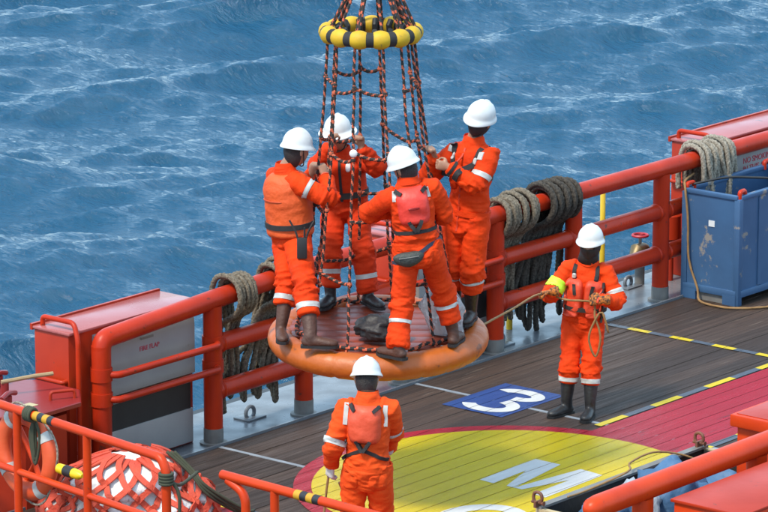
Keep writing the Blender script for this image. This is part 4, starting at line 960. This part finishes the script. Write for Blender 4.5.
def ribbon(pts, nrm, w, th, name, material, parent, closed=False):
    rr = []; k = len(pts)
    for i in range(k):
        T = ((pts[(i+1) % k]-pts[i-1]) if closed else (pts[min(i+1,k-1)]-pts[max(i-1,0)])).normalized(); s_ = T.cross(nrm[i]).normalized()
        rr.append([pts[i]-s_*w/2-nrm[i]*.012, pts[i]-s_*w/2+nrm[i]*th, pts[i]+s_*w/2+nrm[i]*th, pts[i]+s_*w/2-nrm[i]*.012])
    return MB().rings(rr, closed=closed).build(name, material, parent, ang=40)
def strap(p, side, xt, w=.035, th=.008, material=None, name='strap', bvh=None, parent=None, lift=.0):
    P, N = [], []
    for (x0,t0),(x1,t1) in zip(xt[:-1], xt[1:]):
        m = 8
        for i in range(m+(1 if (x1,t1) == xt[-1] else 0)):
            f = i/m; h, n_ = cast(p, x0+(x1-x0)*f, t0+(t1-t0)*f, side, bvh); P.append(h+p.fr*side*lift); N.append((n_+p.fr*side*1.5).normalized())
    for _ in range(2): P = [P[0]]+[(P[i-1]+P[i]*2+P[i+1])/4 for i in range(1,len(P)-1)]+[P[-1]]
    return ribbon(P, N, w, th, name, material or BLACK(), parent or p.root)
def belt(p, t, w=.04, th=.008, material=None, name='belt', bvh=None, tiltx=0, parent=None):
    a, b = p.b['torso']; c0 = a.lerp(b, t); P, N = [], []
    for i in range(48):
        an = 2*math.pi*i/48; d = p.rgt*math.cos(an)+p.fr*math.sin(an); c = c0+p.up*(tiltx*math.cos(an))
        h = (bvh or p.bvh).ray_cast(c+d*.35, -d, .35); q = h[0] if h[0] is not None and (h[0]-c).length < .26 else c+d*.17
        P.append(q); N.append(d)
    for _ in range(2): P = [(P[i-1]+P[i]*2+P[(i+1) % 48])/4 for i in range(48)]
    return ribbon(P, N, w, th, name, material or BLACK(), parent or p.root, closed=True)
def vest(p, material, t0=.0, t1=1.0, gx=.022, gy=.045, name='life_vest', seed=0):
    mb = MB(); a, b = p.b['torso']; L = (b-a).length; S_ = []
    for t, x, y in ((0,.18,.14),(.03,.2,.158),(.2,.196,.16),(.4,.192,.16),(.6,.196,.166),(.8,.19,.165),(.92,.168,.15),(1.0,.13,.125),(1.04,.1,.1)):
        tt = t0+(t1-t0)*t/1.04; S_.append((a+p.up*L*tt, x+gx-.02, y+gy-.03))
    limb(mb, S_, p.rgt, 28); me = to_remeshed(mb.mesh(name, [material]), .014, 3)
    for v in me.vertices: v.co += v.normal*(.008*noise.noise(v.co*9+Vector((seed,0,0)))+.006*(1-2*abs(noise.noise(Vector((v.co.x*6,v.co.y*6,v.co.z*16+seed))))))
    me.materials.clear(); me.materials.append(material); me.polygons.foreach_set('use_smooth', [True]*len(me.polygons)); o = link(name, me, p.root)
    bm = bmesh.new(); bm.from_mesh(me); bv = BVHTree.FromBMesh(bm); bm.free(); return o, bv
def hair(p, keep, k=1.06, name='hair', material=None, push=.004):
    mb = MB(); head_shell(mb, p.hf, k, keep, push=push); return mb.build(name, material or HAIR(), p.root, ang=None)
def neck_tube(p, z0, z1, r, material, name):
    c, hx, hf, hu = p.hf; nb_ = p.J['chest']+p.up*.06; mb = MB()
    limb(mb, [(nb_.lerp(c,z0),r*1.12,r*1.12),(nb_.lerp(c,(z0+z1)/2),r,r),(nb_.lerp(c,z1),r*1.03,r*1.1)], hx, 16); return mb.build(name, material, p.root, ang=None)
def chin_strap(p, parent=None):
    c, hx, hf, hu = p.hf
    pts = [c+hx*.079*math.cos(R(a))*(1 if abs(math.cos(R(a))) > .5 else .95)+hf*.03-hu*(.118*abs(math.sin(R(a)))-.02) for a in range(180,361,12)]
    MB().tube(pts, .006, 6).build('chin_strap', BLACK(), p.root)

AB = away(BC); ZT = BC.z+TR*.9
def on_ring(px, py):                       # sole point on the tilted top of the base ring
    d = ray(px, py); o_ = BC+ZV*(TR*.9); n_ = ZV-FH*TILT
    return CAM+d*((o_-CAM).dot(n_)/d.dot(n_))+ZV*.085
def uv(u, a, z=0): return RT*u+FH*a+ZV*z
def basket_person(label, pel, ch, sw, facing, head, **kw): pass
def torso_pts(J, pel, ch, facing, sw=.185, drop=.05, roll=0):
    """pel, ch = world points; facing = horizontal direction the chest looks to."""
    J['pelvis'] = pel; J['chest'] = ch; up = (ch-pel).normalized(); f = perp(facing, up); r_ = f.cross(up)
    if roll: r_ = (r_+up*roll).normalized()
    J['rs'] = ch+r_*sw-up*drop; J['ls'] = ch-r_*sw-up*drop; J['hipdir'] = r_
# ---- worker 1: left side of the basket, seen from his right and behind
a1 = AB-.05
J = {}; f1v = uv(.86,.5); torso_pts(J, on_a(291,235,a1), on_a(286,173.5,a1), f1v, .18)
J['head'] = on_a(296.5,151,a1); J['rh'] = rope_at_y(142,177); J['lh'] = rope_at_y(178,177)
J['rh'] = on_a(325,176,a1+.0); J['lh'] = on_a(311,175,a1+.26)
J['re'] = on_a(335,200,a1-.2); J['le'] = on_a(296,205,a1+.5)
J['rn'] = uv(-.5,.8); J['rt'] = ZV; J['rd'] = uv(-.25,.3,.9); J['ln'] = uv(.5,.5); J['lt'] = uv(0,-1,.4); J['ld'] = uv(.2,-.1,.9)
J['ra'] = on_ring(312,352); J['la'] = on_ring(281,338)
J['rk'] = on_a(318,285,a1-.8); J['lk'] = on_a(300,283,a1-.3); J['rtoe'] = uv(.98,-.05); J['ltoe'] = uv(.1,-.9)
w1 = person('worker in padded orange life vest at the left of the basket, radio on hip', (BC.x,BC.y,0)+Vector((0,0,0)) if False else Vector((J['pelvis'].x,J['pelvis'].y,ZT)), J, 1.02, hem=(.27,.27), face_dir=uv(.85,.5,-.15), seed=1)
v1, bv1 = vest(w1, VEST(), .02, 1.02, .03, .055); belt(w1, .2, .042, .012, bvh=bv1); [pad(w1, -1, .0, .62, .3, .012, .004, mat('vest_seam',(.45,.05,.008)), name='vest_seam', bvh=bv1)]
hair(w1, lambda x,y,z: y < .02 and z > -.93, 1.1)
band(w1,'rua',.28,.40); shin_bands(w1); band(w1,'rfa',.86,.93,material=PADO(),name='cuff')
q = w1.b['rua']; ax_ = (q[1]-q[0]).normalized(); 
rp = on_a(302,248,a1-.33)
MB().obox(rp, RT, FH, ZV, .04,.024,.085,bev=.008).build('radio', VOID(), w1.root)
MB().tube([rp+RT*.02+ZV*.075, rp+RT*.022+ZV*.17], .008, 8).build('antenna', VOID(), w1.root)
for s_ in (-1,1): MB().tube(smooth_path([rp+RT*.03*s_+ZV*.06, rp+RT*(.05*s_)+ZV*.13+FH*.01, rp+RT*(.1*s_)+ZV*.22+FH*.03],.02), .009, 6).build('radio_strap', BLACK(), w1.root)
# ---- worker 2: far side, facing the camera
a2 = AB+.76
J = {}; torso_pts(J, on_a(345,207,a2), on_a(341,157,a2), uv(-.1,-1), .175)
J['head'] = on_a(338,135.5,a2-.05)
J['rh'] = on_a(331,145,a2-.32); J['lh'] = on_a(361,147,a2-.34); J['re'] = on_a(306,185,a2-.1); J['le'] = on_a(385,182,a2-.1)
J['rn'] = uv(.3,-.6); J['rt'] = uv(1,-.3); J['rd'] = uv(.1,-.1,1); J['ln'] = uv(-.3,-.6); J['lt'] = uv(-1,-.3); J['ld'] = uv(-.05,-.1,1)
J['ra'] = on_ring(330,305); J['la'] = on_ring(369,305); J['rk'] = on_a(322,250,a2-.6); J['lk'] = on_a(365,250,a2-.6); J['rtoe'] = uv(-.4,-1); J['ltoe'] = uv(.55,-.9)
w2 = person('worker in wide brimmed helmet at the back of the basket facing the camera', Vector((J['pelvis'].x,J['pelvis'].y,ZT)), J, .97, cloth=CLOTHD(), boots=BOOTK(), hem=(.16,.12), brim=(.045,.05), face_dir=uv(-.25,-.9,-.15), seed=2)
v2, bv2 = vest(w2, CLOTHD(), .18, 1.0, .016, .035, seed=4); belt(w2, .3, .05, .012, bvh=bv2); strap(w2, 1, [(0,.98),(0,.6),(0,.2)], .022, .01, name='zip', bvh=bv2)
hair(w2, lambda x,y,z: y < .1 and z > -.6); pad(w2, 1, -.07, .86, .04, .07, .008, mat('white_tag',(.7,.7,.68)), name='name_patch', bvh=bv2)
shin_bands(w2,.3)
# ---- worker 3: near side of the basket, back to the camera
a3 = AB-.72
J = {}; torso_pts(J, on_a(418,251,a3), on_a(409,187,a3+.02), uv(-.1,1), .185, roll=.12)
J['head'] = on_a(405,168.5,a3+.03)
J['rh'] = on_a(427,200,a3+.33); J['lh'] = on_a(397,210,a3+.3); J['re'] = on_a(447,225,a3+.2); J['le'] = on_a(360,212,a3+.1)
J['rn'] = uv(-.3,.6); J['rt'] = uv(-1,.2); J['rd'] = uv(-.1,.5,.6); J['ln'] = uv(.5,.6); J['lt'] = uv(0,.2,1); J['ld'] = uv(.6,.6,.1)
J['ra'] = on_ring(454,345); J['la'] = on_ring(398,359); J['rk'] = on_a(450,295,a3+.6); J['lk'] = on_a(400,305,a3+.5); J['rtoe'] = uv(.25,.9); J['ltoe'] = uv(-.75,.7)
w3 = person('worker with coral red back pad and dark waist pouch at the front of the basket', Vector((J['pelvis'].x,J['pelvis'].y,ZT)), J, .99, hem=(.2,.07), face_dir=uv(-.72,.6,-.32), head_roll=-8, seed=3)
hair(w3, lambda x,y,z: y < -.05 and z > -.6)
pad(w3, -1, .005, .74, .25, .3, .038, PADR(), name='back_pad', pw_=5); 
for sx in (-.06,.06):
    strap(w3, -1, [(sx*2.1,1.0),(sx*1.3,.94)], .03, .03, lift=.018); strap(w3, -1, [(sx*.8,.52),(sx*.5,.44),(0,.36)], .028, .03, lift=.01)
pad(w3, -1, 0, .72, .09, .022, .006, mat('dark_red_slot',(.3,.015,.012)), name='pad_slot', bvh=None)
for o_ in [o for o in w3.root.children if o.name.startswith('pad_slot')]: o_.data.transform(Matrix.Translation(-w3.fr*.04))
belt(w3, .34, .028, .01); 
for sx in (-1,1): strap(w3, -1, [(.125*sx,.99),(.135*sx,.84)], .035, .006, material=TAPE(), name='reflective_band')
band(w3,'rsh',.28,.36); band(w3,'lsh',.38,.46)
fp_ = MB()
pc = cast(w3, -.09, -.04, -1)[0]-w3.fr*.03
bm = bmesh.new(); bmesh.ops.create_icosphere(bm, subdivisions=3, radius=1)
for v in bm.verts:
    d = v.co.copy(); v.co = pc+w3.rgt*(d.x*.125)+w3.up*(d.z*.062*(1.15 if d.z < 0 else .8)+.015*abs(d.x))+w3.fr*(d.y*.045)
me = bpy.data.meshes.new('waist_pouch'); bm.to_mesh(me); bm.free(); me.materials.append(mat('grey_green_nylon', (.045,.05,.042), (.03,.033,.03), .6, 20, .5, bump=.3, bscale=60)); me.polygons.foreach_set('use_smooth', [True]*len(me.polygons)); link('waist_pouch', me, w3.root)
MB().tube([pc+w3.rgt*x-w3.fr*.044+w3.up*(.012+.03*x*x*10) for x in (-.08,-.04,0,.04,.08)], .004, 6).build('pouch_zip', BARE(), w3.root)
belt(w3, .02, .03, .008, material=mat('dark_blue_belt',(.03,.04,.07)), name='pouch_belt', tiltx=.07)
pad(w3, 1, -.1, .6, .13, .26, .05, PADR(), name='chest_pad'); pad(w3, 1, .1, .6, .13, .26, .05, PADR(), name='chest_pad')
sp_ = on_a(390,214,a3+.03)
# ---- worker 4: right side of the basket, facing left to the camera
a4 = AB+.05
J = {}; torso_pts(J, on_a(467,220,a4), on_a(473,146.5,a4), uv(-.62,-.78), .19, roll=-.18)
J['head'] = on_a(480,121,a4-.05)
J['rh'] = rope_at_y(3,156)+uv(.05,-.02); J['lh'] = on_a(449,167,a4-.2); J['re'] = on_a(430,180,a4+.1); J['le'] = on_a(500,200,a4-.25)
J['rn'] = uv(-.7,-.4); J['rt'] = ZV; J['rd'] = uv(-.2,-.4,.9); J['ln'] = uv(-.3,.9); J['lt'] = ZV; J['ld'] = uv(-.95,0,.2)
J['ra'] = on_ring(455,318); J['la'] = on_ring(471,321); J['rk'] = on_a(440,265,a4-.2); J['lk'] = on_a(462,265,a4-.6); J['rtoe'] = uv(-.7,-.3); J['ltoe'] = uv(-.3,-.9)
w4 = person('worker with black face mask and black harness at the right of the basket', Vector((J['pelvis'].x,J['pelvis'].y,ZT)), J, 1.02, boots=mat('dark_brown_leather', (.035,.022,.017), (.022,.015,.013), .5, 9, .6, bump=.3, bscale=40), hem=(.28,.28), face_dir=uv(-.6,-.75,-.12), head_roll=-16, seed=5)
hair(w4, lambda x,y,z: y < .0 and z > -.5); hair(w4, lambda x,y,z: y > -.35 and z < .0, 1.05, 'face_mask', BLACK(), .006)
belt(w4, .62, .04, .012, name='chest_strap')
for sx in (-1,1):
    strap(w4, 1, [(.13*sx,1.02),(.12*sx,.9),(.09*sx,.75),(.05*sx,.62)], .045, .012, name='harness_strap'); strap(w4, -1, [(.12*sx,1.0),(.0,.7),(-.1*sx,.35)], .045, .012, name='harness_strap')
    pad(w4, 1, .115*sx, .86, .035, .06, .02, TAPE(), name='buckle')
    strap(w4, 1, [(.16*sx,.99),(.165*sx,.9)], .05, .007, material=TAPE(), name='reflective_band')
    pad(w4, 1, .1*sx, .52, .12, .12, .008, CLOTH(), name='chest_pocket')
band(w4,'lua',.62,.76); band(w4,'lsh',.12,.22); band(w4,'rsh',.12,.22); band(w4,'lfa',.84,.93,off=.006,material=BLACK(),name='watch_strap')
# ---- worker 5: on the deck, black balaclava and rope in gloved hands
J = {}; g5 = on_z(574,409,0); a5 = away(g5)
torso_pts(J, on_a(583,324,a5), on_a(588,265,a5), uv(-.22,-1), .168)
J['head'] = on_a(590.5,244.5,a5-.03); J['rh'] = on_a(551,292,a5-.3); J['lh'] = on_a(602,300,a5-.33); J['re'] = on_a(548,300,a5+.1); J['le'] = on_a(640,310,a5+.05)
J['rn'] = uv(.2,-.3,-.8); J['rt'] = uv(0,-.4,1); J['rd'] = uv(-1,-.05,-.1); J['ln'] = uv(-.1,.8,-.4); J['lt'] = ZV; J['ld'] = uv(-1,-.05,.0)
J['ra'] = on_z(566,405,.085); J['la'] = on_z(590,408,.085); J['rk'] = on_a(570,360,a5-.6); J['lk'] = on_a(592,362,a5-.6); J['rtoe'] = uv(-.75,-.7); J['ltoe'] = uv(-.3,-1)
w5 = person('worker with black balaclava and patterned gloves standing on deck pulling a line', Vector((g5.x,g5.y,0)), J, .94, boots=BOOTK(), hem=(.29,.29), face_dir=uv(-.3,-.95,-.05), seed=6, glove=GLOVE())
hair(w5, lambda x,y,z: not (y > .3 and -.05 < z < .32 and abs(x) < .62), 1.07, 'balaclava', BLACK(), .008); neck_tube(w5, -.15, .8, .085, BLACK(), 'neck_gaiter')
VP = mat('red_orange_vest_foam', (.68,.06,.018), (.58,.045,.015), .55, 9, .6, bump=.2, bscale=40)
for sx in (-1,1):
    vp_ = pad(w5, 1, .09*sx, .5, .17, .32, .05, VP, name='chest_pad', pw_=4); pad(w5, 1, .1*sx, .24, .14, .1, .04, VP, name='lower_pad')
    strap(w5, 1, [(.1*sx,1.02),(.1*sx,.85),(.085*sx,.7)], .035, .012); strap(w5, 1, [(.085*sx,.72),(.07*sx,.55)], .03, .01, lift=.05)
    pad(w5, 1, .1*sx, .84, .04, .05, .022, TAPE() if sx > 0 else BLACK(), name='buckle')
pad(w5, -1, 0, .62, .25, .34, .05, VP, name='back_pad')
b5 = belt(w5, .3, .035, .045, name='vest_belt')
strap(w5, 1, [(-.17,.78),(-.175,.5),(-.165,.1)], .02, .02, name='radio_cable'); band(w5,'rua',.5,.84,off=.008,material=mat('lime_armband', (.5,.85,.03), rough=.5),name='armband'); band(w5,'lua',.62,.76); shin_bands(w5,.04)
# ---- worker 6: in front of the basket, back to the camera, white gloves
J = {}; g6 = on_z(366,560,0); a6 = away(g6)
torso_pts(J, on_a(367,474,a6), on_a(368,402,a6+.0), uv(.22,1), .18, roll=.06)
J['head'] = on_a(366.5,380,a6+.02); J['lh'] = on_a(331,466,a6+.1); J['rh'] = on_a(388,452,a6+.35); J['le'] = on_a(333,440,a6-.15); J['re'] = on_a(404,440,a6+.1)
J['ln'] = uv(.6,.5); J['lt'] = uv(.2,1,0); J['ld'] = uv(-.15,.15,-1); J['lc'] = 50; J['rn'] = uv(-.6,.3); J['rt'] = uv(-.2,.3,1); J['rd'] = uv(0,1,-.1)
J['la'] = on_z(350,558,.085); J['ra'] = on_z(384,556,.085); J['lk'] = on_a(348,510,a6+.6); J['rk'] = on_a(386,510,a6+.6); J['ltoe'] = uv(-.3,1); J['rtoe'] = uv(.3,1)
DC = mat('faded_orange_coverall', (.78,.08,.008), (.64,.056,.007), .8, 5, .6, wear=(.34,.045,.014), wthr=.64, wscale=4, bump=.35, bscale=26, spec=.2)
w6 = person('worker seen from behind below the basket, faded back pad, white gloves', Vector((g6.x,g6.y,0)), J, 1.0, cloth=DC, boots=BOOTB(), hem=(.12,.12), face_dir=uv(0,.93,-.35), seed=7, glove=mat('white_work_glove', (.6,.58,.54), (.42,.4,.36), .8, 30, .5), belly=1.05)
hair(w6, lambda x,y,z: y < -.05 and z > -.65)
pad(w6, -1, .0, .74, .26, .3, .04, PADO(), name='back_pad', pw_=5)
for sx in (-.06,.06):
    strap(w6, -1, [(sx*2.0,1.0),(sx*1.2,.93)], .028, .03, lift=.022); strap(w6, -1, [(sx*.9,.53),(sx*.45,.44),(0,.38)], .026, .03, lift=.01)
    strap(w6, -1, [(sx*.1,.4),(sx*1.5,.33),(sx*2.9,.24)], .026, .012)
    strap(w6, -1, [(sx*2.55,1.0),(sx*2.6,.72)], .035, .006, material=TAPE(), name='reflective_band')
pad(w6, 1, -.1, .6, .13, .26, .05, PADO(), name='chest_pad'); pad(w6, 1, .1, .6, .13, .26, .05, PADO(), name='chest_pad')
band(w6,'lua',.84,1.0,off=.005); band(w6,'rua',.84,1.0,off=.005)
pad(w6, -1, -.11, -.06, .13, .13, .006, DC, name='back_pocket'); pad(w6, -1, .11, -.06, .13, .13, .006, DC, name='back_pocket')

for w_, c_ in ((w3,CLOTH()),(w4,CLOTH()),(w5,CLOTH()),(w6,DC)): belt(w_, .12, .045, .004, material=c_, name='waist_band')
strap(w4, 1, [(0,1.0),(0,.6),(0,.1),(0,-.12)], .016, .004, material=mat('dark_red_zip_flap',(.5,.035,.006)), name='zip_flap')
for sx in (-.1,.1): pad(w3, -1, sx, -.1, .13, .13, .006, CLOTH(), name='back_pocket')
# ---- lines held by the deck workers
def grip(p, which):
    a, b = p.b[which]; return b
tA = w5.b['rfa'][1]+uv(-.09,-.03,-.01); tB = w5.b['lfa'][1]+uv(-.08,.03,-.03); bs = BC+bdir(-10)*(BR+TR*.6)+ZV*.05
tag(MB().tube(smooth_path([bs, bs.lerp(tA,.5), tA, tA.lerp(tB,.5)-ZV*.015-FH*.0, tB, tB+uv(.02,-.03,-.12), tB+uv(.07,-.04,-.3), tB+uv(.03,-.02,-.48), tB+uv(-.03,-.03,-.3), tB+uv(.06,-.05,-.08), tB+uv(.1,-.05,-.12), tB+uv(.14,-.04,-.26)],.03), .009, 8, lobes=3, pitch=.08).build('tag_line', TAN(), ang=None), 'tan tag line from the basket through the hands of the deck worker', 'rope')
tC = w6.b['lfa'][1]+uv(-.02,.05,-.09)
tag(MB().tube(smooth_path([tC+uv(.02,.1,.1), tC, tC+uv(-.03,.02,-.25), tC+uv(-.06,.0,-.6), tC+uv(-.02,.05,-.72), tC+uv(.12,.1,-.7), tC+uv(.16,.12,-.35), tC+uv(.08,.08,-.08)],.03), .009, 8, lobes=3, pitch=.08).build('tag_line', TAN(), ang=None), 'thin tan line hanging from the white glove of the foreground worker', 'rope')
